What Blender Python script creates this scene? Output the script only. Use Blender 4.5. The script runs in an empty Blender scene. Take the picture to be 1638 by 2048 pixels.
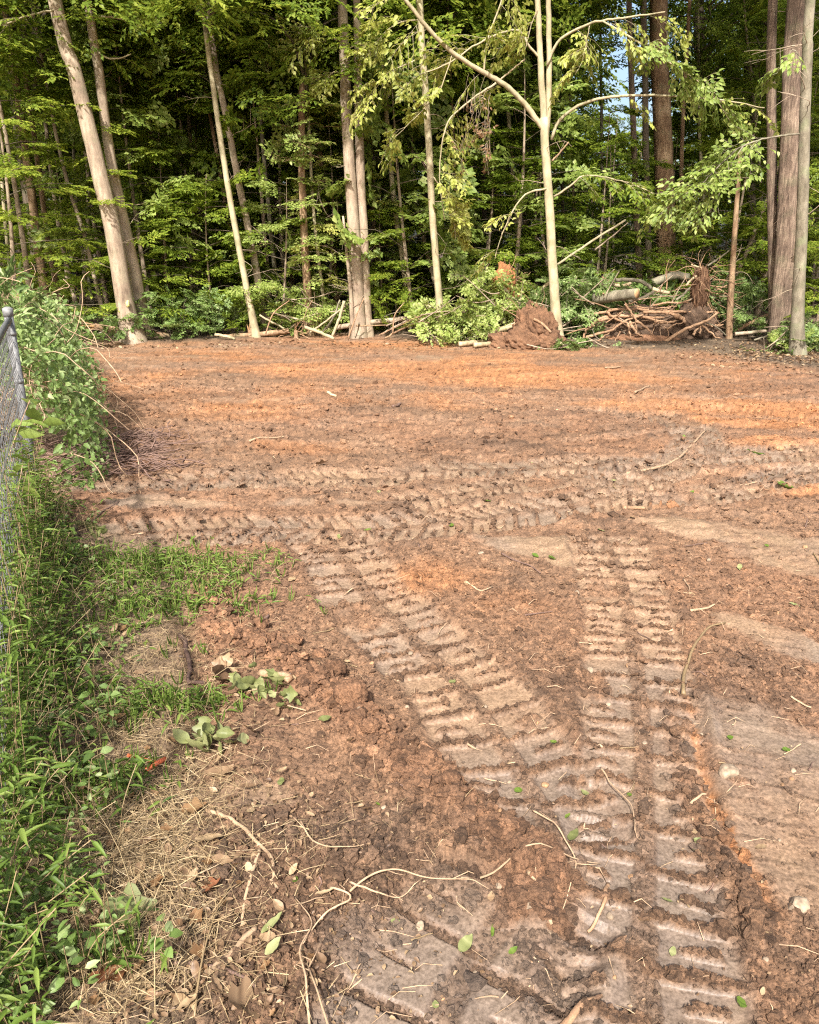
import bpy, math
import numpy as np

# ------------------------------------------------------------------ camera, light, exposure
sc = bpy.context.scene
COL = sc.collection
rng = np.random.default_rng(7)
FPX, CX, CY = 1547.0, 819.0, 1024.0          # photograph's pixel focal length and centre
CAMH, PITCH = 1.6, math.atan(524.0 / 1547.0)
cam_d = bpy.data.cameras.new('camera')
cam = bpy.data.objects.new('camera', cam_d)
COL.objects.link(cam)
cam.location = (0, 0, CAMH)
cam.rotation_euler = (math.pi / 2 - PITCH, 0, 0)
cam_d.sensor_fit = 'VERTICAL'
cam_d.sensor_height = 24.0
cam_d.lens = FPX / 2048.0 * 24.0
cam_d.clip_start = 0.05
cam_d.clip_end = 1500
sc.camera = cam

SUN_ELEV, SUN_AZ = math.radians(46), math.radians(-168)   # azimuth from +Y clockwise: behind the camera, to the left
sx, sy, sz = math.sin(SUN_AZ) * math.cos(SUN_ELEV), math.cos(SUN_AZ) * math.cos(SUN_ELEV), math.sin(SUN_ELEV)
w = bpy.data.worlds.new('World')
sc.world = w
w.use_nodes = True
nt = w.node_tree
bg = nt.nodes['Background']
sky = nt.nodes.new('ShaderNodeTexSky')
sky.sky_type = 'NISHITA'
sky.sun_disc = False
sky.sun_elevation = SUN_ELEV
sky.sun_rotation = SUN_AZ
sky.dust_density = 5.0
sky.air_density = 1.0
nt.links.new(sky.outputs['Color'], bg.inputs['Color'])
bg.inputs['Strength'].default_value = 0.15
sd = bpy.data.lights.new('sun', 'SUN')
sd.energy = 4.6
sd.angle = math.radians(2.0)
sd.color = (1.0, 0.97, 0.93)
sun = bpy.data.objects.new('sun', sd)
COL.objects.link(sun)
from mathutils import Vector
sun.rotation_euler = Vector((sx, sy, sz)).to_track_quat('Z', 'Y').to_euler()
sc.view_settings.view_transform = 'Standard'
sc.view_settings.look = 'None'
sc.view_settings.exposure = 1.0
sc.view_settings.gamma = 1.0
sc.render.engine = 'CYCLES'
sc.cycles.max_bounces = 8
sc.cycles.diffuse_bounces = 5
sc.cycles.glossy_bounces = 2
sc.cycles.transmission_bounces = 6
sc.cycles.transparent_max_bounces = 4
sc.cycles.use_denoising = False
sc.cycles.filter_width = 1.2
sc.cycles.use_adaptive_sampling = False
sc.cycles.sample_clamp_indirect = 4.0
sc.cycles.sample_clamp_direct = 12.0

# ------------------------------------------------------------------ photo pixel -> place
SP, CP = math.sin(PITCH), math.cos(PITCH)
def ray(px, py):
    u, v = (px - CX) / FPX, -(py - CY) / FPX
    return np.array([u, CP + v * SP, -SP + v * CP])
def at(px, py, Y):
    d = ray(px, py); t = Y / d[1]
    return np.array([d[0] * t, Y, CAMH + d[2] * t])
def gp(px, py, z=0.0):
    d = ray(px, py); t = (CAMH - z) / -d[2]
    return np.array([d[0] * t, d[1] * t, z])
def mpp(Y, z=0.8):                            # metres per photo pixel at ground distance Y
    return (Y * CP + (CAMH - z) * SP) / FPX
def gpl(pts):
    return np.array([gp(*p)[:2] for p in pts])

# ------------------------------------------------------------------ noise
def _h(ix, iy, s):
    v = np.sin(ix * 127.1 + iy * 311.7 + s * 74.7) * 43758.5453
    return v - np.floor(v)
def vn(x, y, s=0):                            # value noise 0..1
    ix, iy = np.floor(x), np.floor(y)
    fx, fy = x - ix, y - iy
    fx = fx * fx * (3 - 2 * fx); fy = fy * fy * (3 - 2 * fy)
    a, b, c, d = _h(ix, iy, s), _h(ix + 1, iy, s), _h(ix, iy + 1, s), _h(ix + 1, iy + 1, s)
    return (a * (1 - fx) + b * fx) * (1 - fy) + (c * (1 - fx) + d * fx) * fy
def fbm(x, y, s=0, o=4, g=0.5):
    t = np.zeros_like(x); a = 1.0; n = 0.0
    for k in range(o):
        c, sn = math.cos(0.6 + k), math.sin(0.6 + k)
        t += a * vn((x * c - y * sn) * 2 ** k + 17.3 * k, (x * sn + y * c) * 2 ** k - 9.1 * k, s + k); n += a; a *= g
    return t / n
def worley(x, y, s=0):                        # distance to the nearest cell point, random id
    ix, iy = np.floor(x), np.floor(y)
    best = np.full_like(x, 9.0); idd = np.zeros_like(x)
    for dx in (-1, 0, 1):
        for dy in (-1, 0, 1):
            cx, cy = ix + dx, iy + dy
            qx, qy = cx + _h(cx, cy, s), cy + _h(cx, cy, s + 5)
            d = np.hypot(qx - x, qy - y); m = d < best
            best = np.where(m, d, best); idd = np.where(m, _h(cx, cy, s + 11), idd)
    return best, idd
def sst(a, b, x):
    t = np.clip((x - a) / (b - a), 0, 1)
    return t * t * (3 - 2 * t)

# ------------------------------------------------------------------ mesh helpers
def npmesh(name, V, faces, attrs=None, smooth=True):
    me = bpy.data.meshes.new(name)
    faces = [np.asarray(f, dtype=np.int32) for f in (faces if isinstance(faces, list) else [faces]) if len(f)]
    me.vertices.add(len(V))
    me.vertices.foreach_set('co', np.asarray(V, dtype=np.float32).ravel())
    nl = sum(f.size for f in faces); nf = sum(len(f) for f in faces)
    me.loops.add(nl); me.polygons.add(nf)
    me.loops.foreach_set('vertex_index', np.concatenate([f.ravel() for f in faces]))
    starts = []; c = 0
    for f in faces:
        k = f.shape[1]; starts.append(c + np.arange(len(f)) * k); c += f.size
    me.polygons.foreach_set('loop_start', np.concatenate(starts).astype(np.int32))
    me.update(calc_edges=True)
    me.polygons.foreach_set('use_smooth', np.full(nf, smooth))
    for n, a in (attrs or {}).items():
        a = np.asarray(a, dtype=np.float32)
        if a.ndim == 1:
            me.attributes.new(n, 'FLOAT', 'POINT').data.foreach_set('value', a)
        else:
            me.attributes.new(n, 'FLOAT_COLOR', 'POINT').data.foreach_set('color', np.hstack([a, np.ones((len(a), 1), np.float32)]).ravel())
    me.validate()
    return me
def add(name, me, mat, parent=None, loc=None):
    o = bpy.data.objects.new(name, me)
    COL.objects.link(o)
    if mat is not None and not me.materials: me.materials.append(mat)
    if parent is not None: o.parent = parent
    if loc is not None: o.location = loc
    return o
def tag(o, label=None, cat=None, group=None, kind=None):
    if label: o['label'] = label
    if cat: o['category'] = cat
    if group: o['group'] = group
    if kind: o['kind'] = kind
    return o
def empty(name, loc, label, cat, group=None):
    o = bpy.data.objects.new(name, None)
    COL.objects.link(o); o.location = loc; o.empty_display_size = 0.2
    return tag(o, label, cat, group)
def spline(P, n):
    P = np.asarray(P, float)
    if len(P) == 2: return P[0] + (P[1] - P[0]) * np.linspace(0, 1, n)[:, None]
    Q = np.vstack([2 * P[0] - P[1], P, 2 * P[-1] - P[-2]])
    seg = np.linalg.norm(np.diff(P, axis=0), axis=1); c = np.r_[0, np.cumsum(seg)]
    out = []
    for t in np.linspace(0, c[-1], n):
        i = min(max(np.searchsorted(c, t) - 1, 0), len(P) - 2); u = (t - c[i]) / max(seg[i], 1e-9)
        p0, p1, p2, p3 = Q[i], Q[i + 1], Q[i + 2], Q[i + 3]
        out.append(0.5 * (2 * p1 + (p2 - p0) * u + (2 * p0 - 5 * p1 + 4 * p2 - p3) * u * u + (3 * p1 - p0 - 3 * p2 + p3) * u ** 3))
    return np.array(out)
def tube(P, R, n=6, rough=0.0, cap=True, seed=0, lobes=0.0):
    P = np.asarray(P, float); m = len(P); R = np.broadcast_to(np.asarray(R, float), (m,))
    T = np.gradient(P, axis=0); T /= np.linalg.norm(T, axis=1)[:, None] + 1e-12
    up = np.array([0, 0, 1.0]) if abs(T[0][2]) < 0.8 else np.array([0, 1.0, 0])
    A = np.cross(T[0], up); A /= np.linalg.norm(A)
    V = np.zeros((m, n, 3)); th = np.arange(n) / n * 2 * np.pi
    r_ = np.random.default_rng(seed + 99)
    ph = r_.random(4) * 6.28
    for i in range(m):
        A = A - T[i] * A.dot(T[i]); A /= np.linalg.norm(A) + 1e-12; B = np.cross(T[i], A)
        rr = R[i] * (1 + rough * (r_.random(n) - 0.5) * 2 + lobes * (np.sin(3 * th + ph[0] + i * 0.02) * 0.5 + np.sin(5 * th + ph[1] - i * 0.03) * 0.5))
        V[i] = P[i] + np.outer(np.cos(th) * rr, A) + np.outer(np.sin(th) * rr, B)
    i, j = np.meshgrid(np.arange(m - 1), np.arange(n), indexing='ij'); j2 = (j + 1) % n
    Q = np.stack([i * n + j, i * n + j2, (i + 1) * n + j2, (i + 1) * n + j], -1).reshape(-1, 4)
    V = V.reshape(-1, 3); tr = np.zeros((0, 3), int)
    if cap:
        k = len(V); V = np.vstack([V, P[0], P[-1]]); jj = np.arange(n); j2 = (jj + 1) % n
        tr = np.vstack([np.stack([np.full(n, k), j2, jj], 1), np.stack([np.full(n, k + 1), (m - 1) * n + jj, (m - 1) * n + j2], 1)])
    return V, tr, Q
class Bag:
    def __init__(s): s.V = []; s.T = []; s.Q = []; s.A = []; s.C = []; s.n = 0
    def add(s, V, T=None, Q=None, rnd=None, col=None):
        if T is not None and len(T): s.T.append(np.asarray(T) + s.n)
        if Q is not None and len(Q): s.Q.append(np.asarray(Q) + s.n)
        s.V.append(V); s.n += len(V)
        s.A.append(np.broadcast_to(0.5 if rnd is None else rnd, (len(V),)))
        if col is not None: s.C.append(col)
    def tube(s, *a, **k):
        rnd = k.pop('rnd', None); V, T, Q = tube(*a, **k); s.add(V, T, Q, rnd)
    def mesh(s, name, smooth=True):
        f = ([np.vstack(s.T)] if s.T else []) + ([np.vstack(s.Q)] if s.Q else [])
        at_ = {'rnd': np.concatenate(s.A)}
        if s.C: at_['soil'] = np.vstack(s.C)
        return npmesh(name, np.vstack(s.V), f, at_, smooth)
def inst(tv, tf, pos, X, Y, Z, sx, sy=None, sz=None):
    n, k = len(pos), len(tv); sy = sx if sy is None else sy; sz = sx if sz is None else sz
    V = (pos[:, None, :] + tv[None, :, 0, None] * (X * np.reshape(sx, (-1, 1)))[:, None, :] + tv[None, :, 1, None] * (Y * np.reshape(sy, (-1, 1)))[:, None, :]
         + tv[None, :, 2, None] * (Z * np.reshape(sz, (-1, 1)))[:, None, :]).reshape(-1, 3)
    F = (np.arange(n)[:, None, None] * k + tf[None]).reshape(-1, tf.shape[1])
    return V, F
def unit(v): return v / (np.linalg.norm(v, axis=-1, keepdims=True) + 1e-12)
def frames(D, N):
    X = unit(D); Y = unit(np.cross(N, X)); Z = np.cross(X, Y); return X, Y, Z
LEAF2_V = np.array([[0, 0, 0], [.42, .5, .10], [1, 0, -.08], [.42, -.5, .10]]); LEAF2_F = np.array([[0, 2, 1], [0, 3, 2]])
LEAF6_V = np.array([[0, 0, 0], [.28, .46, .09], [.28, -.46, .09], [.64, .38, .03], [.64, -.38, .03], [1, 0, -.16], [.28, 0, 0], [.64, 0, -.06]])
LEAF6_F = np.array([[0, 6, 1], [0, 2, 6], [6, 7, 3], [6, 3, 1], [6, 2, 4], [6, 4, 7], [3, 7, 5], [7, 4, 5]])
def leaves(bag, pos, D, N, L, W, rnd, hi=False, curl=1.0):
    X, Y, Z = frames(D, N); tv, tf = (LEAF6_V, LEAF6_F) if hi else (LEAF2_V, LEAF2_F)
    L = np.broadcast_to(L, (len(pos),)); W = np.broadcast_to(W, (len(pos),))
    V, F = inst(tv, tf, pos, X, Y, Z, L, W, (L * curl))
    bag.add(V, F, None, np.repeat(np.broadcast_to(rnd, (len(pos),)), len(tv)))
def ico(sub=0):
    t = (1 + 5 ** .5) / 2
    V = [(-1, t, 0), (1, t, 0), (-1, -t, 0), (1, -t, 0), (0, -1, t), (0, 1, t), (0, -1, -t), (0, 1, -t), (t, 0, -1), (t, 0, 1), (-t, 0, -1), (-t, 0, 1)]
    F = [(0, 11, 5), (0, 5, 1), (0, 1, 7), (0, 7, 10), (0, 10, 11), (1, 5, 9), (5, 11, 4), (11, 10, 2), (10, 7, 6), (7, 1, 8), (3, 9, 4), (3, 4, 2), (3, 2, 6), (3, 6, 8), (3, 8, 9), (4, 9, 5), (2, 4, 11), (6, 2, 10), (8, 6, 7), (9, 8, 1)]
    V = [np.array(v) / math.hypot(1, t) for v in V]
    for _ in range(sub):
        mid = {}; G = []
        def m(a, b):
            k = (min(a, b), max(a, b))
            if k not in mid: mid[k] = len(V); v = V[a] + V[b]; V.append(v / np.linalg.norm(v))
            return mid[k]
        for a, b, c in F:
            x, y, z = m(a, b), m(b, c), m(c, a); G += [(a, x, z), (b, y, x), (c, z, y), (x, y, z)]
        F = G
    return np.array(V), np.array(F)
def randrot(n, r=rng):
    q = unit(r.normal(size=(n, 4))); a, b, c, d = q.T
    X = np.stack([1 - 2 * (c * c + d * d), 2 * (b * c + a * d), 2 * (b * d - a * c)], 1)
    Y = np.stack([2 * (b * c - a * d), 1 - 2 * (b * b + d * d), 2 * (c * d + a * b)], 1)
    return X, Y, np.cross(X, Y)

# ------------------------------------------------------------------ materials
def mat(name):
    m = bpy.data.materials.new(name); m.use_nodes = True
    n = m.node_tree.nodes; l = m.node_tree.links
    return m, n, l, n['Principled BSDF'], n['Material Output']
def ramp(n, stops):
    r = n.new('ShaderNodeValToRGB'); e = r.color_ramp.elements
    while len(e) < len(stops): e.new(0.5)
    for k, (p, c) in enumerate(stops): e[k].position = p; e[k].color = (*c, 1)
    return r
def leaf_mat(name, dark, mid, light, transl=0.35, objvar=0.25):
    m, n, l, p, out = mat(name)
    a = n.new('ShaderNodeAttribute'); a.attribute_name = 'rnd'
    oi = n.new('ShaderNodeObjectInfo')
    ma = n.new('ShaderNodeMath'); ma.operation = 'MULTIPLY_ADD'; ma.inputs[1].default_value = objvar; l.new(oi.outputs['Random'], ma.inputs[0])
    mm = n.new('ShaderNodeMath'); mm.operation = 'SUBTRACT'; mm.inputs[1].default_value = objvar / 2; l.new(a.outputs['Fac'], mm.inputs[0]); l.new(mm.outputs[0], ma.inputs[2])
    r = ramp(n, [(0.0, dark), (0.5, mid), (1.0, light)]); l.new(ma.outputs[0], r.inputs[0])
    l.new(r.outputs[0], p.inputs['Base Color']); p.inputs['Roughness'].default_value = 0.5; p.inputs['Specular IOR Level'].default_value = 0.35
    t = n.new('ShaderNodeBsdfTranslucent')
    hs = n.new('ShaderNodeHueSaturation'); hs.inputs['Hue'].default_value = 0.485; hs.inputs['Value'].default_value = 1.5; l.new(r.outputs[0], hs.inputs['Color']); l.new(hs.outputs[0], t.inputs['Color'])
    mx = n.new('ShaderNodeMixShader'); mx.inputs[0].default_value = transl
    l.new(p.outputs[0], mx.inputs[1]); l.new(t.outputs[0], mx.inputs[2]); l.new(mx.outputs[0], out.inputs['Surface'])
    return m
def bark_mat(name, c1, c2, c3, scale=6.0, stretch=0.18, bump=0.5, moss=0.0):
    m, n, l, p, out = mat(name)
    tc = n.new('ShaderNodeTexCoord'); mp = n.new('ShaderNodeMapping'); mp.inputs['Scale'].default_value = (scale, scale, scale * stretch)
    l.new(tc.outputs['Object'], mp.inputs[0])
    no = n.new('ShaderNodeTexNoise'); no.inputs['Scale'].default_value = 3.0; no.inputs['Detail'].default_value = 8; no.inputs['Roughness'].default_value = 0.7; l.new(mp.outputs[0], no.inputs['Vector'])
    n2 = n.new('ShaderNodeTexNoise'); n2.inputs['Scale'].default_value = 1.7; n2.inputs['Detail'].default_value = 4; l.new(tc.outputs['Object'], n2.inputs['Vector'])
    r = ramp(n, [(0.36, c1), (0.5, c2), (0.63, c3)])
    mixv = n.new('ShaderNodeMath'); mixv.operation = 'MULTIPLY_ADD'; mixv.inputs[1].default_value = 0.55
    sc2 = n.new('ShaderNodeMath'); sc2.operation = 'MULTIPLY'; sc2.inputs[1].default_value = 0.45; n2.inputs['Roughness'].default_value = 0.65
    l.new(n2.outputs[0], sc2.inputs[0]); l.new(no.outputs[0], mixv.inputs[0]); l.new(sc2.outputs[0], mixv.inputs[2]); l.new(mixv.outputs[0], r.inputs[0])
    colr = r.outputs[0]
    if moss:
        n3 = n.new('ShaderNodeTexNoise'); n3.inputs['Scale'].default_value = 4.5; n3.inputs['Detail'].default_value = 5; l.new(tc.outputs['Object'], n3.inputs['Vector'])
        r3 = ramp(n, [(0.52, (0, 0, 0)), (0.68, (moss,) * 3)]); l.new(n3.outputs[0], r3.inputs[0])
        mx = n.new('ShaderNodeMix'); mx.data_type = 'RGBA'; l.new(r3.outputs[0], mx.inputs[0]); l.new(colr, mx.inputs[6]); mx.inputs[7].default_value = (0.17, 0.19, 0.10, 1); colr = mx.outputs[2]
    l.new(colr, p.inputs['Base Color']); p.inputs['Roughness'].default_value = 0.9; p.inputs['Specular IOR Level'].default_value = 0.2
    b = n.new('ShaderNodeBump'); b.inputs['Strength'].default_value = bump; b.inputs['Distance'].default_value = 0.03; l.new(no.outputs[0], b.inputs['Height']); l.new(b.outputs[0], p.inputs['Normal'])
    return m
def plain_mat(name, c, rough=0.8, var=0.25, scale=40, metallic=0.0, bump=0.3, spec=0.3):
    m, n, l, p, out = mat(name)
    tc = n.new('ShaderNodeTexCoord'); no = n.new('ShaderNodeTexNoise'); no.inputs['Scale'].default_value = scale; no.inputs['Detail'].default_value = 6
    l.new(tc.outputs['Object'], no.inputs['Vector'])
    a = np.array(c); r = ramp(n, [(0.3, tuple(a * (1 - var))), (0.7, tuple(np.minimum(a * (1 + var), 1)))]); l.new(no.outputs[0], r.inputs[0])
    oi = n.new('ShaderNodeObjectInfo'); mr = n.new('ShaderNodeMapRange'); mr.inputs[3].default_value = 0.75; mr.inputs[4].default_value = 1.25; l.new(oi.outputs['Random'], mr.inputs[0])
    hs = n.new('ShaderNodeHueSaturation'); l.new(mr.outputs[0], hs.inputs['Value']); l.new(r.outputs[0], hs.inputs['Color'])
    l.new(hs.outputs[0], p.inputs['Base Color']); p.inputs['Roughness'].default_value = rough; p.inputs['Metallic'].default_value = metallic; p.inputs['Specular IOR Level'].default_value = spec
    b = n.new('ShaderNodeBump'); b.inputs['Strength'].default_value = bump; b.inputs['Distance'].default_value = 0.01; l.new(no.outputs[0], b.inputs['Height']); l.new(b.outputs[0], p.inputs['Normal'])
    return m
def soil_mat(name, bump=0.6):
    m, n, l, p, out = mat(name)
    a = n.new('ShaderNodeAttribute'); a.attribute_name = 'soil'
    s = n.new('ShaderNodeAttribute'); s.attribute_name = 'smoothness'
    tc = n.new('ShaderNodeTexCoord')
    no = n.new('ShaderNodeTexNoise'); no.inputs['Scale'].default_value = 95; no.inputs['Detail'].default_value = 8; no.inputs['Roughness'].default_value = 0.7; l.new(tc.outputs['Object'], no.inputs['Vector'])
    n2 = n.new('ShaderNodeTexNoise'); n2.inputs['Scale'].default_value = 11; n2.inputs['Detail'].default_value = 6; n2.inputs['Roughness'].default_value = 0.65; l.new(tc.outputs['Object'], n2.inputs['Vector'])
    r = ramp(n, [(0.32, (0.5, 0.48, 0.46)), (0.68, (1.5, 1.5, 1.5))]); l.new(no.outputs[0], r.inputs[0])
    r2 = ramp(n, [(0.3, (0.78, 0.78, 0.8)), (0.7, (1.2, 1.2, 1.18))]); l.new(n2.outputs[0], r2.inputs[0])
    m1 = n.new('ShaderNodeMix'); m1.data_type = 'RGBA'; m1.blend_type = 'MULTIPLY'; m1.inputs[0].default_value = 1; l.new(a.outputs['Color'], m1.inputs[6]); l.new(r.outputs[0], m1.inputs[7])
    m2 = n.new('ShaderNodeMix'); m2.data_type = 'RGBA'; m2.blend_type = 'MULTIPLY'; m2.inputs[0].default_value = 1; l.new(m1.outputs[2], m2.inputs[6]); l.new(r2.outputs[0], m2.inputs[7])
    l.new(m2.outputs[2], p.inputs['Base Color'])
    mr = n.new('ShaderNodeMapRange'); mr.inputs[3].default_value = 0.95; mr.inputs[4].default_value = 0.42; l.new(s.outputs['Fac'], mr.inputs[0]); l.new(mr.outputs[0], p.inputs['Roughness'])
    p.inputs['Specular IOR Level'].default_value = 0.3
    mb = n.new('ShaderNodeMapRange'); mb.inputs[3].default_value = bump; mb.inputs[4].default_value = bump * 0.18; l.new(s.outputs['Fac'], mb.inputs[0])
    b = n.new('ShaderNodeBump'); b.inputs['Distance'].default_value = 0.016; l.new(mb.outputs[0], b.inputs['Strength']); l.new(no.outputs[0], b.inputs['Height']); l.new(b.outputs[0], p.inputs['Normal'])
    return m
M = {}
M['soil'] = soil_mat('soil')
M['clod'] = soil_mat('clod_soil', 0.9)
M['beech'] = leaf_mat('beech_leaf', (0.070, 0.115, 0.012), (0.170, 0.240, 0.026), (0.340, 0.385, 0.060), 0.5)
M['canopy'] = leaf_mat('canopy_leaf', (0.060, 0.105, 0.012), (0.150, 0.215, 0.026), (0.310, 0.355, 0.055), 0.5)
M['yellow'] = leaf_mat('yellowing_leaf', (0.160, 0.190, 0.030), (0.300, 0.330, 0.065), (0.480, 0.460, 0.150), 0.4)
M['brush'] = leaf_mat('downed_leaf', (0.110, 0.165, 0.028), (0.220, 0.290, 0.060), (0.400, 0.440, 0.150), 0.38)
M['vine'] = leaf_mat('vine_leaf', (0.070, 0.120, 0.028), (0.160, 0.240, 0.060), (0.340, 0.400, 0.180), 0.35)
M['stilt'] = leaf_mat('stiltgrass_leaf', (0.050, 0.090, 0.014), (0.125, 0.195, 0.030), (0.270, 0.330, 0.080), 0.35)
M['straw'] = leaf_mat('straw', (0.13, 0.085, 0.042), (0.29, 0.205, 0.108), (0.47, 0.36, 0.20), 0.1)
M['deadleaf'] = leaf_mat('dead_leaf', (0.08, 0.045, 0.025), (0.23, 0.145, 0.080), (0.40, 0.29, 0.165), 0.15, 0.8)
M['wilt'] = leaf_mat('wilted_leaf', (0.09, 0.105, 0.032), (0.20, 0.215, 0.080), (0.37, 0.36, 0.18), 0.2, 0.6)
M['rustleaf'] = leaf_mat('rust_leaf', (0.12, 0.045, 0.02), (0.21, 0.085, 0.04), (0.30, 0.14, 0.07), 0.15)
M['brownleaf'] = leaf_mat('withered_brown_leaf', (0.10, 0.05, 0.02), (0.20, 0.11, 0.05), (0.33, 0.22, 0.11), 0.2)
M['pale'] = bark_mat('bark_pale', (0.14, 0.10, 0.07), (0.29, 0.22, 0.155), (0.43, 0.345, 0.25), 4, 0.25, 0.5, 0.3)
M['smooth'] = bark_mat('bark_smooth', (0.19, 0.155, 0.09), (0.34, 0.285, 0.175), (0.46, 0.395, 0.255), 2.6, 0.45, 0.3, 0.45)
M['brown'] = bark_mat('bark_brown', (0.04, 0.028, 0.02), (0.15, 0.105, 0.076), (0.33, 0.245, 0.175), 11, 0.10, 1.0, 0.2)
M['rust'] = bark_mat('bark_rust', (0.09, 0.052, 0.030), (0.225, 0.140, 0.080), (0.40, 0.28, 0.17), 5, 0.2, 0.7, 0.3)
M['olive'] = bark_mat('bark_olive', (0.08, 0.066, 0.045), (0.175, 0.15, 0.105), (0.29, 0.255, 0.185), 3.5, 0.4, 0.6, 0.5)
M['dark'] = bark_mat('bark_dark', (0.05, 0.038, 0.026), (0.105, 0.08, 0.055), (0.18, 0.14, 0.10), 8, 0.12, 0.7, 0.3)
M['wood'] = bark_mat('split_wood', (0.20, 0.105, 0.05), (0.36, 0.21, 0.10), (0.50, 0.34, 0.19), 6, 0.3, 0.5)
M['palewood'] = bark_mat('pale_wood', (0.22, 0.16, 0.09), (0.38, 0.30, 0.18), (0.52, 0.43, 0.28), 5, 0.4, 0.5)
M['root'] = bark_mat('root_bark', (0.15, 0.085, 0.05), (0.29, 0.175, 0.10), (0.44, 0.29, 0.18), 9, 0.5, 0.4)
M['twig'] = plain_mat('twig', (0.34, 0.23, 0.14), 0.85, 0.3, 30)
M['darktwig'] = plain_mat('dark_twig', (0.13, 0.08, 0.06), 0.85, 0.3, 30)
M['galv'] = plain_mat('galvanised_steel', (0.20, 0.20, 0.195), 0.7, 0.35, 60, 0.3, 0.1, 0.5)
M['orange'] = plain_mat('orange_plastic', (0.50, 0.12, 0.05), 0.6, 0.3, 30)
M['stone'] = plain_mat('pale_stone', (0.25, 0.185, 0.125), 0.9, 0.45, 60)
M['ochre'] = plain_mat('ochre_stone', (0.26, 0.15, 0.078), 0.9, 0.45, 60)
M['blaze'] = plain_mat('blaze_paint', (0.62, 0.56, 0.22), 0.8, 0.2, 40)

# ------------------------------------------------------------------ the ground: height, smoothness and soil colour
EDGE = gpl([(-300, 705), (130, 697), (300, 691), (430, 686), (600, 676), (740, 674), (860, 690), (1010, 693), (1110, 700), (1240, 706), (1400, 708), (1500, 727), (1638, 745), (1900, 775)])
def edge_y(x): return np.interp(x, EDGE[:, 0], EDGE[:, 1])
class Line:
    def __init__(s, px, step=0.03, world=False):
        g = np.asarray(px, float) if world else gpl(px)
        L = np.linalg.norm(np.diff(g, axis=0), axis=1).sum()
        s.p = spline(g, max(int(L / step), 8))
        s.s = np.r_[0, np.cumsum(np.linalg.norm(np.diff(s.p, axis=0), axis=1))]
        t = np.gradient(s.p, axis=0); s.t = t / np.linalg.norm(t, axis=1)[:, None]
    def near(s, x, y, w):
        lo, hi = s.p.min(0) - w, s.p.max(0) + w
        idx = np.nonzero((x > lo[0]) & (x < hi[0]) & (y > lo[1]) & (y < hi[1]))[0]
        S = np.zeros(len(idx)); D = np.full(len(idx), 9.0)
        for c in range(0, len(idx), 40000):
            k = idx[c:c + 40000]
            dx = x[k, None] - s.p[None, :, 0]; dy = y[k, None] - s.p[None, :, 1]
            j = np.argmin(dx * dx + dy * dy, 1); r = np.arange(len(k)); ex, ey = dx[r, j], dy[r, j]
            al = ex * s.t[j, 0] + ey * s.t[j, 1]
            S[c:c + 40000] = s.s[j] + al
            D[c:c + 40000] = np.where((S[c:c + 40000] < -0.02) | (S[c:c + 40000] > s.s[-1] + 0.02), 9.0, ex * s.t[j, 1] - ey * s.t[j, 0])
        m = np.abs(D) < w
        return idx[m], S[m], D[m]
# tracks: centre line, width, lug period, depth, strength of the print, chevron slant, how smooth the pads are
TRACKS = [
    (Line([(1330, 2200), (1300, 2045), (1285, 1900), (1292, 1700), (1283, 1450), (1262, 1250), (1232, 1130), (1205, 1075)]), .43, .165, .019, 1.0, 0.0, 1.35),
    (Line([(640, 1070), (680, 1110), (745, 1200), (890, 1335), (1000, 1475), (1075, 1600), (1110, 1680)]), .46, .17, .018, 1.0, 0.12, 1.35),
    (Line([(800, 2230), (868, 2048), (930, 1930), (1000, 1830), (1040, 1770)]), .52, .22, .028, 1.0, 0.0, 2.0),
    (Line([(100, 1076), (300, 1068), (520, 1062), (780, 1058), (1000, 1035), (1200, 1003), (1430, 985), (1660, 940)]), .46, .15, .018, 1.0, 0.5, 1.6),
    (Line([(70, 975), (300, 972), (520, 965), (760, 958), (900, 945), (1200, 935), (1660, 905)]), .44, .15, .016, .95, 0.5, 1.4),
    (Line([(1180, 985), (1310, 950), (1390, 900), (1385, 865), (1320, 835), (1210, 818)]), .46, .16, .020, 1.0, 0.35, 1.7),
    (Line([(1330, 985), (1420, 1015), (1540, 1080), (1700, 1150)]), .42, .16, .012, 0.35, 0.0, 1.1),
    (Line([(1640, 1950), (1610, 1700), (1545, 1420), (1480, 1220), (1440, 1100)]), .40, .17, .010, 0.30, 0.0, 0.9),
    (Line([(1240, 800), (1400, 815), (1640, 845)]), .42, .16, .040, 0.6, 0.3, 0.6),
    (Line([(1300, 778), (1420, 790), (1640, 806)]), .42, .16, .030, 0.5, 0.3, 0.6),
    (Line([(200, 720), (330, 800), (430, 880), (520, 960)]), .42, .16, .022, 0.6, 0.0, 0.7),
    (Line([(300, 715), (520, 790), (700, 870), (800, 950)]), .42, .16, .016, 0.5, 0.0, 0.6),
    (Line([(520, 705), (700, 760), (900, 850), (1000, 925)]), .42, .16, .014, 0.5, 0.0, 0.6),
    (Line([(1325, 705), (1318, 740), (1300, 790), (1230, 870), (1100, 880)]), .42, .15, .020, 0.6, 0.0, 0.7),
    (Line([(1365, 712), (1385, 760), (1450, 830)]), .40, .15, .020, 0.5, 0.0, 0.6),
    (Line([(790, 695), (830, 740), (930, 800), (1120, 860)]), .40, .15, .014, 0.5, 0.0, 0.6),
    (Line([(820, 1010), (960, 985), (1150, 960), (1290, 975)]), .44, .15, .018, .9, 0.4, 1.0),
]
BERM = Line([(405, 1165), (450, 1260), (560, 1325), (690, 1415), (780, 1500), (870, 1575), (985, 1665), (1060, 1735), (1075, 1830)])
SLOT = Line([(1360, 1330), (1385, 1450), (1420, 1580), (1470, 1690), (1540, 1800), (1570, 1890)])
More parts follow.
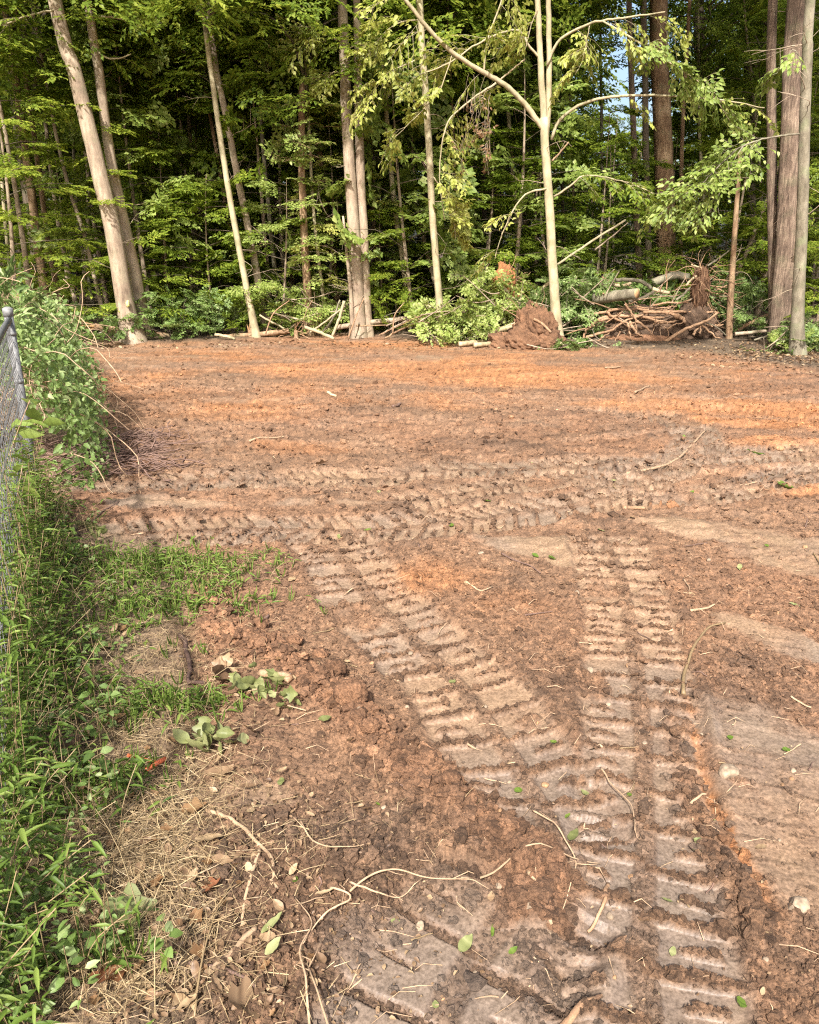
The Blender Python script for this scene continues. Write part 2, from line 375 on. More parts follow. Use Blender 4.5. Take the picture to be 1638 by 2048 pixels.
def blob(x, y, px, py, rx, ry, rot=0.0):
    c = gp(px, py); dx, dy = x - c[0], y - c[1]; ca, sa = math.cos(rot), math.sin(rot)
    u, v = (dx * ca + dy * sa) / rx, (-dx * sa + dy * ca) / ry
    return np.exp(-(u * u + v * v) ** 1.5)
C_BROWN, C_ORANGE, C_TAN, C_DARK, C_GREY, C_RED, C_LITTER, C_HUMUS = [np.array(c) for c in (
    (.182, .106, .061), (.310, .138, .056), (.245, .163, .103), (.080, .051, .033), (.196, .144, .104), (.198, .105, .057), (.180, .128, .080), (.080, .055, .034))]
def terrain(x, y):
    sh = x.shape; x = x.ravel().astype(float); y = y.ravel().astype(float)
    far = sst(5, 13, y)
    wx = x + 0.05 * (fbm(x * 3, y * 3, 3) - .5); wy = y + 0.05 * (fbm(x * 3, y * 3, 8) - .5)
    n1 = fbm(wx * 0.7, wy * 0.7, 1, 4); n2 = fbm(wx * 2.6, wy * 2.6, 21, 5, .6); n3 = fbm(wx * 9, wy * 9, 31, 4, .6)
    h = 0.10 * (fbm(x * .22, y * .22, 5, 3) - .5) * sst(2, 8, y) + 0.05 * (n1 - .5) + 0.02 * (n2 - .5)
    S = np.zeros_like(x)
    # smeared smooth patches
    sm = np.zeros_like(x)
    for px, py, rx, ry, rot, k in [(1095, 1095, .40, .17, -.25, 1.3), (1150, 1120, .17, .12, 0, 1.2), (1500, 1075, .75, .22, -.5, 1.0), (1600, 1120, .5, .3, -.6, .9), (1590, 1290, .42, .13, -.9, 1.0),
                                (1575, 1530, .25, .40, .3, .95), (1500, 1660, .16, .4, .25, .9), (1600, 1640, .2, .5, .2, .6), (300, 1015, .8, .13, 0, .7), (560, 1010, .5, .12, 0, .6),
                                (470, 800, .9, .5, 0, .55), (200, 735, 1.3, .6, 0, .6), (860, 720, .6, .7, 0, .6), (1330, 740, 1.0, .8, 0, .6), (460, 1590, .35, .10, 0, .7), (640, 1640, .3, .12, 0, .55), (1000, 1080, .3, .1, -.2, .7),
                                (760, 1870, .25, .14, 0, .7), (960, 1850, .2, .1, 0, .6), (1100, 940, .9, .2, 0, .5), (700, 1010, .6, .1, 0, .5), (1380, 885, .5, .25, 0, .5), (720, 760, 1.0, .4, .3, .5), (1100, 850, .8, .3, 0, .4)]:
        sm = np.maximum(sm, blob(x, y, px, py, rx, ry, rot) * k)
    streak = fbm(x * 1.1, y * 3.4, 77, 4)
    sm = np.maximum(sm, far * sst(.54, .74, streak) * .6)
    smooth = sst(.36, .70, sm + (n2 - .5) * .8 + (n3 - .5) * .5) * np.minimum(sm * 1.5, 1)
    S = np.maximum(S, smooth)
    pad = np.zeros_like(x); rid = np.zeros_like(x)
    for k, (ln, w_, per, dep, stg, chev, psm) in enumerate(TRACKS):
        idx, s, d = ln.near(x, y, w_ * .85)
        if not len(idx): continue
        xi, yi = x[idx], y[idx]
        q = vn(xi * 13 + k, yi * 13, 60 + k) - .5
        u = (d + .014 * q) / (w_ / 2); au = np.abs(u)
        ins = 1 - sst(.86, 1.14, au + .22 * (vn(xi * 9 + k, yi * 9, 33) - .5))
        ss = s + chev * np.abs(d) + np.where(u > 0, per * .18, 0) + .012 * q + .004 * (vn(xi * 40, yi * 40, 9) - .5)
        ph = np.mod(ss / per, 1.0); d0 = np.minimum(ph, 1 - ph) * per; d5 = np.abs(ph - .5) * per
        wid = .0115 * (.55 + .9 * vn(np.floor(ss / per + .5) * 3.1 + np.sign(u), s * 0 + k, 4))
        if k == 2: wid = wid * 1.7
        r0 = 1 - sst(wid * .85, wid * 1.2, d0)
        r5 = (1 - sst(.008, .012, d5)) * sst(.34, .46, au) * (1 - sst(.80, .9, au)) * (vn(np.floor(ss / per) * 7.7, np.sign(u) + 3.0, k) > .25)
        rc = (1 - sst(.10, .19, au)) * .55
        ridge = np.maximum(np.maximum(r0, r5 * .9), rc) * ins
        keep = sst(.28, .44, fbm(xi * 3.2 + 5 * k, yi * 3.2, 90 + k, 3) + .2 * (psm - .9)) * min(stg * 1.1, 1)
        shoulder = np.exp(-((au - 1.13) / .10) ** 2)
        h[idx] += stg * (-dep * ins * (1 - ridge * .95) + dep * .55 * shoulder * (.4 + n2[idx])) + ridge * keep * dep * .25
        if k == 2: h[idx] -= ridge * ins * (dep + .022) * keep
        P = ins * (1 - ridge * (.25 if k == 2 else 1)) * keep * np.clip(psm, 0, 1.1)
        rid[idx] = np.maximum(rid[idx] * (1 - ins * .5), ridge * keep)
        S[idx] = S[idx] * (1 - ins * keep) + np.clip(P, 0, 1) * ins * keep
        h[idx] += .5 * ridge * ins * keep * (.012 * (n3[idx] - .5) + .014 * (fbm(xi * 42, yi * 42, 73, 3, .7) - .5))
        pad[idx] = np.maximum(pad[idx], np.clip(P, 0, 1))
    berm = np.zeros_like(x)
    idx, s, d = BERM.near(x, y, .45)
    bw = .072 + .035 * vn(s * 5, s * 0, 41)
    berm[idx] = np.exp(-(d / bw) ** 2) * sst(0, .25, s) * (.5 + .7 * vn(s * 7, d * 5, 43))
    slot = np.zeros_like(x); slotl = np.zeros_like(x)
    idx, s, d = SLOT.near(x, y, .25)
    dd = d + .012 * (vn(s * 30, s * 0, 2) - .5)
    slot[idx] = np.exp(-((dd + .0) / .019) ** 2) * sst(.15, .5, s) * sst(0, .2, SLOT.s[-1] - s) * (.25 + .9 * vn(s * 9, s * 0, 14))
    slotl[idx] = np.exp(-((dd - .07) / .04) ** 2) * sst(.1, .5, s) * (.3 + vn(s * 12, d * 12, 6))
    S *= (1 - np.clip(berm * 1.6, 0, 1)) * (1 - np.clip(slotl, 0, 1))
    # left verge: litter and straw, bottom left churned earth
    verge = 1 - sst(-.10, .12, x - np.interp(y, [0.6, 1.2, 1.55, 1.9, 2.3, 2.9, 3.6, 4.1, 4.35, 4.6, 5, 6.7, 9, 13, 18], [-.50, -.47, -.52, -.63, -.78, -.95, -1.15, -1.30, -1.9, -2.3, -2.45, -2.75, -3.7, -5.9, -9]) + .12 * (n2 - .5))
    churn = blob(x, y, 560, 1740, .28, .28) + blob(x, y, 480, 1930, .2, .2) + .7 * blob(x, y, 780, 1700, .28, .2) + .5 * blob(x, y, 1090, 1900, .1, .2)
    S *= 1 - .8 * np.clip(churn * (n2 > .42), 0, 1); S *= 1 - verge
    # crumbly relief
    R = (1 - S) * (1 - .75 * verge)
    f1, id1 = worley(wx * 13, wy * 13, 1); f2, id2 = worley(wx * 31, wy * 31, 2); f3, id3 = worley(wx * 75, wy * 75, 3)
    r1, r2, r3 = .12 + .42 * id1 ** 2, .15 + .42 * id2, .2 + .38 * id3
    cl1 = np.sqrt(np.clip(r1 * r1 - f1 * f1, 0, 1)) / 13; cl2 = np.sqrt(np.clip(r2 * r2 - f2 * f2, 0, 1)) / 31; cl3 = np.sqrt(np.clip(r3 * r3 - f3 * f3, 0, 1)) / 75
    rough = R * (.40 + .9 * n2 + .3 * np.clip(churn, 0, 1))
    micro = fbm(x * 42, y * 42, 71, 4, .68) - .5
    crumb = np.abs(fbm(wx * 22, wy * 22, 72, 4, .62) - .5)
    sparse1 = (id1 > .72); sparse2 = (id2 > .5)
    nearf = 1 - .45 * sst(3.2, 6, y) - .15 * far
    h += rough * (.22 * cl1 * sparse1 + .40 * cl2 * sparse2 + .45 * cl3 + .012 * (n3 - .5) + .014 * micro - .018 * crumb) * nearf + S * .0010 * micro
    h += berm * (.054 + .35 * cl1 + .4 * cl2 + .022 * (n3 - .5) + .03 * micro) + slotl * (.014 + .35 * cl1 + .4 * cl2 + .02 * micro) - slot * (.022 + .02 * (n3 - .5) + .03 * micro)
    h += np.clip(churn, 0, 1) * (.018 * (n2 - .45) + .016 * (n3 - .45) + .2 * cl2 + .016 * micro)
    # blade scrapes: long shallow streaks across the graded middle and far ground
    sc1 = fbm((x * .94 + y * .34) * .45, (-x * .34 + y * .94) * 7, 81, 4, .6) - .5; sc2 = fbm((x * .98 - y * .2) * .4, (x * .2 + y * .98) * 9, 83, 4, .6) - .5
    scr = np.where(n1 > .5, sc1, sc2) * sst(3.4, 5.5, y)
    h += .030 * scr * (1 - pad)
    h += verge * (.012 * (n3 - .5) + .012 * micro)
    # cracked, lifted crust on the wet far mud
    crust = sst(.50, .60, fbm(wx * 4, wy * 8, 55, 5, .65)) * sst(3.2, 5.0, y) * (1 - sst(9, 13, y))
    h += crust * .022 * (1 - pad * .6)
    # beyond the edge
    ey = edge_y(x); out = sst(-.15, .55, y - ey + .5 * (n1 - .5))
    h = h * (1 - .6 * out) + out * .05 + np.clip(y - ey - 3, 0, 60) * .012
    h -= np.clip(-y + .4, 0, 3) * 0.0
    # colour
    og = np.zeros_like(x)
    for px, py, rx, ry, rot, k in [(1020, 745, 2.6, 1.5, -.15, 1.25), (800, 690, 1.3, .9, 0, 1.15), (1480, 815, 2.0, .55, -.12, 1.3), (1600, 850, 1.3, .35, -.1, 1.2), (480, 830, 1.3, .7, 0, .8), (600, 740, 1.6, 1.0, 0, .8), (900, 800, 2.0, .8, 0, .85),
                                (560, 905, .9, .35, 0, .55), (1330, 1012, .13, .06, 0, 1.3), (230, 935, .6, .13, 0, .8), (1560, 890, .8, .2, 0, .8), (870, 1150, .45, .3, .4, .6), (1030, 1220, .4, .3, .3, .45), (1400, 985, .4, .1, 0, .6), (1250, 760, 1.5, .6, 0, .9), (1600, 980, .6, .2, 0, .6), (500, 1010, .8, .1, 0, .4)]:
        og = np.maximum(og, blob(x, y, px, py, rx, ry, rot) * k)
    og = np.maximum(og, .55 * sst(6.5, 9.5, y))
    og = sst(.2, 1.0, og * .85 + (n2 - .5) * .7 + (fbm(x * .8, y * 1.0, 15, 3) - .5) * .7)
    base = C_BROWN + (C_RED - C_BROWN) * sst(.35, .7, n1)[:, None] * .7
    c = base + (C_DARK - base) * (sst(.52, .78, n2) * .55)[:, None]
    c = c + (C_ORANGE - c) * (og * .9)[:, None]
    tan = C_TAN + (C_GREY - C_TAN) * sst(.35, .65, fbm(x * 1.6, y * 1.6, 12, 3))[:, None]
    tan = tan * (1 - .35 * og[:, None]) + C_ORANGE * (.35 * og[:, None])
    c = c + (tan - c) * np.clip(S * .92, 0, 1)[:, None]
    wet = np.clip(blob(x, y, 900, 1960, .55, .28) + .8 * blob(x, y, 1330, 1820, .3, .35) + .6 * blob(x, y, 1000, 1560, .35, .3), 0, 1) * S
    c = c + (np.array((.175, .138, .110)) - c) * (wet * .7)[:, None]
    c = c + (C_BROWN * .72 - c) * (rid * .75 * (1 - og * .5))[:, None]
    c = c + (C_RED * 1.05 - c) * np.clip(berm * 1.3, 0, .85)[:, None]
    c = c + (C_ORANGE - c) * (np.clip(slot * 1.2, 0, .9) * sst(.25, .5, fbm(x * 18, y * 18, 47, 3, .6)))[:, None]
    c = c + (C_DARK * 1.5 - c) * (np.clip(churn, 0, 1) * (.15 + .5 * sst(.45, .6, n2)))[:, None]
    c = c + (C_LITTER - c) * (verge * .85)[:, None]
    c = c * (1 - .35 * (crust * sst(.5, .8, n3))[:, None])
    hum = C_HUMUS + (C_LITTER * .7 - C_HUMUS) * sst(.4, .7, n2)[:, None]
    c = c + (hum - c) * out[:, None]
    S = S * (1 - out)
    # streaks of grey film far off
    c = c * (.86 + .14 * sst(1.6, 3.2, y))[:, None]
    c = c * (1 + .9 * scr)[:, None] + (C_GREY - c) * np.clip(scr * .8, 0, .25)[:, None]
    fine = fbm(x * 45, y * 45, 88, 3, .7)
    c = c * (1 + (1 - .75 * S)[:, None] * 1.3 * (fine - .5)[:, None])
    g2 = far * sst(.5, .68, fbm(x * .9, y * 2.8, 66, 4)) * (1 - out) * (1 - og * .7)
    c = c + (C_GREY * .9 - c) * (g2 * .35)[:, None]
    return dict(h=h.reshape(sh), S=S.reshape(sh), R=np.clip(rough * (1 - out), 0, 1.5).reshape(sh), c=c.reshape(sh + (3,)), berm=berm.reshape(sh), churn=np.clip(churn, 0, 1).reshape(sh), verge=verge.reshape(sh), out=out.reshape(sh), rid=rid.reshape(sh), slot=np.clip(slotl + slot * .7, 0, 1).reshape(sh))
def hz(x, y):
    return terrain(np.atleast_1d(np.asarray(x, float)), np.atleast_1d(np.asarray(y, float)))['h']
ang = np.linspace(math.radians(62), math.radians(5.2), 700)
ry = np.r_[[-300, -90, -30, -10, -4, -1.5, -.4, .2, .55], CAMH / np.tan(ang), [18.3, 19.2, 20.2, 21.5, 23, 25, 28, 32, 38, 46, 60, 90, 150, 320]]
tt = np.linspace(-1, 1, 760)
W_ = lambda yy: .545 * np.clip(yy, 0.2, 30) + .62
ext = np.array([.35, .8, 1.5, 3, 6, 12, 25, 60, 150, 300])
gx = np.concatenate([-(W_(ry)[:, None] + ext[::-1][None]), tt[None] * W_(ry)[:, None], W_(ry)[:, None] + ext[None]], 1)
gy = np.broadcast_to(ry[:, None], gx.shape)
T = terrain(gx, gy)
nr, nc = gx.shape
ii, jj = np.meshgrid(np.arange(nr - 1), np.arange(nc - 1), indexing='ij')
q = np.stack([ii * nc + jj, ii * nc + jj + 1, (ii + 1) * nc + jj + 1, (ii + 1) * nc + jj], -1).reshape(-1, 4)
gm = npmesh('ground', np.stack([gx, gy, T['h']], -1).reshape(-1, 3), q, {'soil': T['c'].reshape(-1, 3), 'smoothness': T['S'].ravel()})
ground = add('ground', gm, M['soil'])
tag(ground, 'bare red brown mud clearing with tracked machine prints', None, None, 'structure')
# ------------------------------------------------------------------ trees
def spray(r, n2=8, per=9, L=1.0, flat=0.25, droop=0.25):
    """flat leafy spray along +X: leaf positions, directions, normals and twig polylines"""
    pos, D, tw = [], [], []
    ax = lambda t: np.array([t, .06 * math.sin(t * 4), -droop * t * t])
    tw.append([ax(t) for t in np.linspace(0, 1, 5)])
    for k in range(n2):
        t = .15 + .8 * k / n2 + r.uniform(-.03, .03); side = 1 if k % 2 else -1
        a = side * r.uniform(.65, 1.05); l = (.62 * (1 - t) + .16) * r.uniform(.75, 1.2)
        d = np.array([math.cos(a), math.sin(a), r.uniform(-.15, .1)]); o = ax(t)
        tw.append([o, o + d * l * .5, o + d * l + np.array([0, 0, -.12 * l])])
        for j in range(per):
            u = (j + .6) / per * r.uniform(.9, 1.05); s2 = 1 if j % 2 else -1
            p = o + d * l * u + np.array([0, 0, -.12 * l * u * u]); b = a + s2 * r.uniform(.4, 1.0)
            pos.append(p); D.append([math.cos(b), math.sin(b), r.uniform(-.45, .05)])
    for j in range(5): pos.append(ax(.8 + .2 * j / 5)); b = r.uniform(-.8, .8); D.append([math.cos(b), math.sin(b), -.2])
    pos = np.array(pos); D = unit(np.array(D)); N = unit(np.array([0, 0, 1.0]) + r.normal(size=D.shape) * flat)
    return pos * L, D, N, [np.array(q) * L for q in tw]
SPR = [spray(np.random.default_rng(100 + k), 8 + k % 3, 8 + k % 2) for k in range(8)]
def put_spray(bag, tbag, r, o, d, L, leaf, W=.55, tilt=.25, hi=False, rot=None, sparse=0.0, bright=0.0, twig=.004, droop=0.0):
    p, D, N, tw = SPR[r.integers(len(SPR))]
    X = unit(np.asarray(d, float)); up = unit(np.array([0, 0, 1.0]) + r.normal(size=3) * tilt); Y = unit(np.cross(up, X)); Z = np.cross(X, Y)
    Mx = np.stack([X, Y, Z])
    P = o + (p * L) @ Mx; DD = D @ Mx; NN = N @ Mx
    if droop: P[:, 2] -= droop * (p[:, 0] ** 2) * L; DD[:, 2] -= droop * 1.5
    if sparse: k = r.random(len(P)) > sparse; P, DD, NN = P[k], DD[k], NN[k]
    s = leaf * r.uniform(.7, 1.25, len(P))
    leaves(bag, P, DD, NN, s, s * W, np.clip(r.normal(.5 + bright, .22, len(P)), 0, 1), hi)
    if tbag is not None:
        for q in tw[::1 if twig > .005 else 2]:
            Q = o + (q * L) @ Mx
            if droop: Q[:, 2] -= droop * (q[:, 0] ** 2) * L
            tbag.tube(Q, np.linspace(twig, twig * .4, len(Q)), 3, cap=False)
def understory(seed, H=5.0, nb=26, Lb=1.5, leaf=.085, z0=.12, spp=4, W=.55, tilt=.25, sparse=0.0):
    r = np.random.default_rng(seed); lb, tb, kb = Bag(), Bag(), Bag()
    cv = r.normal(size=2) * .18
    axis = lambda t: np.array([cv[0] * math.sin(t * 2.5) * H * .25, cv[1] * math.sin(t * 2.1) * H * .25, t * H])
    kb.tube([axis(t) for t in np.linspace(-.02, 1, 14)], np.linspace(.011 * H, .006, 14), 7)
    az = r.uniform(0, 6)
    for k in range(nb):
        t = z0 + (1 - z0) * (k + r.random()) / nb; az += 2.4 + r.uniform(-.5, .5)
        l = Lb * (1.1 - .75 * t) * r.uniform(.6, 1.25); rise = r.uniform(.0, .45)
        o = axis(t); d = np.array([math.cos(az), math.sin(az), rise])
        P = np.array([o, o + d * l * .5, o + np.array([d[0], d[1], rise * .55]) * l])
        tb.tube(spline(P, 6), np.linspace(.012, .004, 6), 4, cap=False)
        for j in range(spp):
            u = .3 + .7 * (j + .5) / spp; q = P[0] * (1 - u) + P[2] * u; yaw = az + (1 if j % 2 else -1) * r.uniform(.3, .9) * (j < spp - 1)
            put_spray(lb, None, r, q, (math.cos(yaw), math.sin(yaw), r.uniform(-.15, .15)), r.uniform(.5, .95) * min(Lb, 1.4) * .62, leaf, W, tilt, False, None, sparse)
    return kb.mesh('sapling_trunk'), tb.mesh('sapling_branches'), lb.mesh('sapling_crown')
def canopy(seed, R=3.2, H=9.0, ns=230, leaf=.13):
    r = np.random.default_rng(seed); lb, tb = Bag(), Bag()
    for k in range(14):
        a = r.uniform(0, 6.28); z = H * (.05 + .75 * k / 14); l = R * r.uniform(.6, 1)
        P = [(0, 0, z - .5), (math.cos(a) * l * .5, math.sin(a) * l * .5, z + .5), (math.cos(a) * l, math.sin(a) * l, z + .6)]
        tb.tube(spline(np.array(P), 7), np.linspace(.06, .012, 7), 5, cap=False)
    for k in range(ns):
        a = r.uniform(0, 6.28); t = r.random(); rr = R * math.sqrt(r.uniform(.08, 1)) * (math.sin(math.pi * (.12 + .8 * t)) ** .6)
        o = np.array([math.cos(a) * rr, math.sin(a) * rr, t * H]); yaw = a + r.normal() * .7
        put_spray(lb, None, r, o, (math.cos(yaw), math.sin(yaw), r.uniform(-.45, .2)), r.uniform(.9, 1.6), leaf, .6, .4)
    return tb.mesh('canopy_limbs'), lb.mesh('canopy_crown')
def shrub(seed, R=.8, H=1.2, ns=40, leaf=.07, hi=False):
    r = np.random.default_rng(seed); lb, tb = Bag(), Bag()
    for k in range(ns):
        a = r.uniform(0, 6.28); rr = R * math.sqrt(r.random()) * .8; z = H * r.uniform(.15, .95) * (1 - .35 * (rr / R) ** 2)
        o = np.array([math.cos(a) * rr, math.sin(a) * rr, z]); yaw = a + r.normal() * .8
        put_spray(lb, None, r, o, (math.cos(yaw), math.sin(yaw), r.uniform(-.2, .5)), r.uniform(.3, .55), leaf, .6, .5, hi)
        if k % 3 == 0: tb.tube(spline(np.array([(o[0] * .15, o[1] * .15, -.1), (o[0] * .5, o[1] * .5, z * .6), o]), 5), np.linspace(.012, .004, 5), 4, cap=False)
    return tb.mesh('shrub_stems'), lb.mesh('shrub_foliage')
UND = [understory(10 + k, *a) for k, a in enumerate([(5.2, 26, 1.7, .09, .10), (6.5, 30, 1.9, .09, .08), (4.0, 22, 1.5, .085, .08), (7.5, 30, 2.0, .095, .15), (3.0, 18, 1.3, .08, .08), (5.5, 24, 1.6, .15, .15, 4, .8, .8, .45), (7.0, 26, 1.9, .13, .2, 4, .7, .6, .4)])]
CAN = [canopy(40 + k, R, H, ns) for k, (R, H, ns) in enumerate([(3.4, 9, 240), (2.8, 8, 200), (3.8, 10, 260), (2.4, 7, 150)])]
SHR = [shrub(60 + k, R, H, ns) for k, (R, H, ns) in enumerate([(.8, 1.2, 44), (.6, .8, 30), (1.0, 1.6, 56), (.5, .6, 24)])]
def flare(z, r0): return r0 * (1 + .55 * math.exp(-max(z, 0) / .16) + .18 * math.exp(-max(z, 0) / .6))
def hero(name, label, px, Y, w0, w1, bark, top=12.0, crown=None, crown_z=None, group=None, cs=1.0, lobes=.05, rootf=True, n=14, cut=False):
    """trunk traced through photo points at ground distance Y; px from the base upwards; w0, w1 pixel widths"""
    if Y is None: Y = gp(*px[0])[1]
    P = np.array([at(x, y, Y) for x, y in px]); dz = (P[1] - P[0]); zb = float(hz(P[0][0], Y)[0])
    b = P[0] + dz * ((zb - P[0][2]) / dz[2]) if P[0][2] > zb else P[0].copy()
    b[2] = zb; wpx = mpp(Y)
    r0, r1 = w0 * wpx / 2, w1 * wpx / 2
    pts = [b - (P[1] - b) / np.linalg.norm(P[1] - b) * .25, b] + [p for p in P if p[2] > zb + .35]
    zt = pts[-1][2]
    if not cut:
        d = pts[-1] - pts[-3]; d = unit(d); d[0] *= .6; d = unit(d)
        pts += [pts[-1] + d * (top - zt) * .5, pts[-1] + d * (top - zt)]
    pts = np.array(pts)
    L = np.linalg.norm(np.diff(pts, axis=0), axis=1).sum(); m = int(min(max(L / .16, 16), 90)); S_ = spline(pts, m)
    r_ = np.random.default_rng(int(abs(px[0][0]) * 7 + px[0][1]))
    S_[:, :2] += np.cumsum(r_.normal(size=(m, 2)) * .0022, 0)
    zz = S_[:, 2] - zb; f = np.clip(zz / max(zt - zb, .1), 0, None)
    R = np.where(f < 1, r0 + (r1 - r0) * f, r1 * np.clip(1 - .8 * (f - 1) * (zt - zb) / max(top - zt, .1), .15, 1))
    if rootf: R = np.array([flare(z, q) for z, q in zip(zz, R)])
    root = empty(name, b, label, 'tree', group)
    V, T3, Q4 = tube(S_ - b, R, n, .025, True, int(px[0][0]), lobes)
    add('trunk', npmesh('trunk', V, [T3, Q4]), M[bark], root)
    db = Bag()
    for k in range(int(r_.integers(7, 13)) if Y < 19 else 4):
        i = int(r_.uniform(.06, .45 if not cut else .95) * m); a = r_.uniform(0, 6.28); o = S_[i] - b; l = r_.uniform(.15, .9); d = np.array([math.cos(a), math.sin(a), r_.uniform(-.3, .7)])
        c = [o]
        for j in range(4): d = unit(d + r_.normal(size=3) * .25); c.append(c[-1] + d * l / 4)
        rr = r_.uniform(.003, .009); db.tube(spline(np.array(c), 8), np.linspace(rr, rr * .3, 8), 4, cap=False)
        for j in (2, 3): e_ = unit(d + r_.normal(size=3) * .8) * l * .4; db.tube([c[j], c[j] + e_ * .5 + [0, 0, .01], c[j] + e_], [rr * .5, rr * .4, rr * .2], 3, cap=False)
    tag(add('dead_twigs', db.mesh('dead_twigs'), M['pale'], root), None, None, None, 'stuff')
    if crown is not None and not cut:  # high crowns lie out of view, added to block sky light over the woods
        tb, lb = CAN[crown]; cz = crown_z if crown_z is not None else 6.5; o = S_[np.argmin(abs(S_[:, 2] - cz))] - b; az = r_.uniform(0, 6.28)
        for nm, me, mt in (('limbs', tb, 'dark'), ('crown', lb, 'canopy')):
            c = add(nm, me, M[mt], root, o); c.rotation_euler = (0, 0, az); c.scale = (cs,) * 3
    return root, S_, b
def limb(root, base, px, Y, w0, w1, bark, name='branch', leafy=None, r=rng, dy=None, leaf=.085, matl='yellow', n=6, bag=None):
    """branch traced through photo points; dy: ground-distance offset along it; leafy: (count, spray length, sparse)"""
    k = len(px); dy = np.zeros(k) if dy is None else np.asarray(dy)
    P = spline(np.array([at(x, y, Y + q) for (x, y), q in zip(px, dy)]), max(8, 5 * k)); wpx = mpp(Y, 3)
    P[1:-1] += r.normal(size=(len(P) - 2, 3)) * .0035
    V, T3, Q4 = tube(P - np.asarray(base), np.linspace(w0, w1, len(P)) * wpx / 2, n, .06)
    o = add(name, npmesh(name, V, [T3, Q4]), M[bark], root)
    if leafy:
        cnt, Ls, sp = leafy; lb, tb = Bag(), Bag()
        for j in range(cnt):
            u = .25 + .75 * (j + r.random()) / cnt; q = P[min(int(u * (len(P) - 1)), len(P) - 1)]; d = unit(P[-1] - P[max(len(P) - 6, 0)])
            yaw = math.atan2(d[1], d[0]) + r.uniform(-1.3, 1.3)
            put_spray(lb, tb, r, q - base, (math.cos(yaw), math.sin(yaw), r.uniform(-.6, .1)), Ls * r.uniform(.7, 1.3), leaf, .58, .5, True, None, sp, 0, .0035, r.uniform(.0, .5))
        lo = add('leaves', lb.mesh('leaves'), M[matl], o); tag(lo, None, None, None, 'stuff')
        to = add('twigs', tb.mesh('twigs'), M[bark], o); tag(to, None, None, None, 'stuff')
    return o
H = {}
H['lt'] = hero('leaning_tree', 'thick pale leaning trunk with a yellow paint mark, front of the left twin pair', [(268, 686), (252, 610), (228, 470), (208, 380), (180, 260), (150, 140), (112, 0)], None, 35, 24, 'pale', 16, 2, 10.5, lobes=.07)
H['lt2'] = hero('leaning_tree', 'slimmer pale leaning trunk rising right behind the yellow marked trunk', [(288, 684), (272, 560), (240, 410), (214, 270), (196, 140), (174, 0)], gp(285, 682)[1] + .12, 24, 15, 'pale', 16, 1, 10.5)
# yellow blaze on the trunk
bz = at(255, 608, H['lt'][2][1] - .19)
V = []; F = []
rb = np.random.default_rng(3); th = np.linspace(0, 6.28, 13)[:-1]; rr = rb.uniform(.6, 1.1, 12)
bzv = np.array([[math.cos(t) * .035 * q, 0, math.sin(t) * .07 * q] for t, q in zip(th, rr)]); bzv[:, 1] = -.012 + (bzv[:, 0] / .15) ** 2 * .08
bzv = np.vstack([[0, -.014, 0], bzv, bzv + [0, .05, 0]])
bzf = [[0, i + 1, (i + 1) % 12 + 1] for i in range(12)]; bzq = [[i + 1, i + 13, (i + 1) % 12 + 13, (i + 1) % 12 + 1] for i in range(12)]
add('paint_mark', npmesh('paint_mark', bzv + (bz - H['lt'][2]), [np.array(bzf), np.array(bzq)]), M['blaze'], H['lt'][0])
hero('slender_tree', 'rust barked slender tree at far left behind the vine thicket', [(97, 640), (92, 600), (75, 480), (58, 350), (42, 230), (20, 80), (8, 0)], 15.6, 17, 13, 'rust', 13, 1, 4.6, cs=.75)
hero('slender_tree', 'thin rusty trunk just right of the leftmost rust barked tree', [(130, 655), (112, 560), (95, 465), (78, 340), (63, 230), (45, 100)], 15.9, 11, 8, 'rust', 10, 3, 4.2, cs=.8)
hero('sapling_tree', 'thin pale leaning sapling left of the left twin trunks', [(213, 650), (190, 560), (170, 475), (138, 375), (112, 270), (98, 190)], 15.2, 9, 6, 'pale', 8, 3, 4.4, cs=.6)
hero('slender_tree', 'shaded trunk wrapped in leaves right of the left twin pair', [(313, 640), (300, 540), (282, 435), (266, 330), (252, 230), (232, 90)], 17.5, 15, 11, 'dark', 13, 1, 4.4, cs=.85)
hero('slender_tree', 'straight sunlit bare trunk leaning left with its top among leaves', [(511, 664), (490, 560), (470, 452), (448, 325), (426, 175), (410, 60)], 14.9, 13, 9, 'smooth', 10, 3, 5.1, cs=.8)
hero('slender_tree', 'mottled grey trunk right beside the straight sunlit leaning trunk', [(532, 655), (512, 540), (486, 405), (462, 285), (440, 170), (428, 100)], 15.6, 15, 11, 'pale', 13, 0, 4.9, cs=.8)
hero('sapling_tree', 'thin dark pole left of the straight sunlit leaning trunk', [(494, 645), (474, 530), (456, 440), (436, 320), (412, 180)], 16.8, 8, 6, 'rust', 9, 3, 4.5, cs=.8)
hero('slender_tree', 'grey trunk high in the left half, seen only near the top edge', [(560, 480), (545, 330), (528, 200), (512, 110), (494, 0)], 21, 19, 15, 'dark', 14, 2, 4.8, cs=.8)
Hi = hero('ivy_snag', 'rust brown broken topped trunk with leafy tufts, left of the centre twin trunks', [(618, 648), (613, 560), (608, 480), (603, 330), (604, 190), (606, 165)], 15.3, 17, 12, 'rust', cut=True)
hero('sapling_tree', 'very thin pale sapling just right of the rust brown broken trunk', [(652, 642), (637, 520), (626, 415), (620, 300), (617, 250), (612, 130)], 15.5, 7, 5, 'smooth', 8, 3, 4.0, cs=.6)
hero('slender_tree', 'tan trunk partly hidden behind the centre twin trunks at left', [(676, 620), (666, 520), (655, 430), (640, 320), (628, 240), (610, 100)], 17, 13, 10, 'rust', 12, 1, 4.5, cs=.8)
H['ct'] = hero('twin_tree', 'left stem of the tall twin trunks standing at the clearing edge in the centre', [(716, 676), (714, 600), (708, 490), (699, 350), (690, 190), (683, 0)], None, 27, 17, 'pale', 16, 0, 10.5)
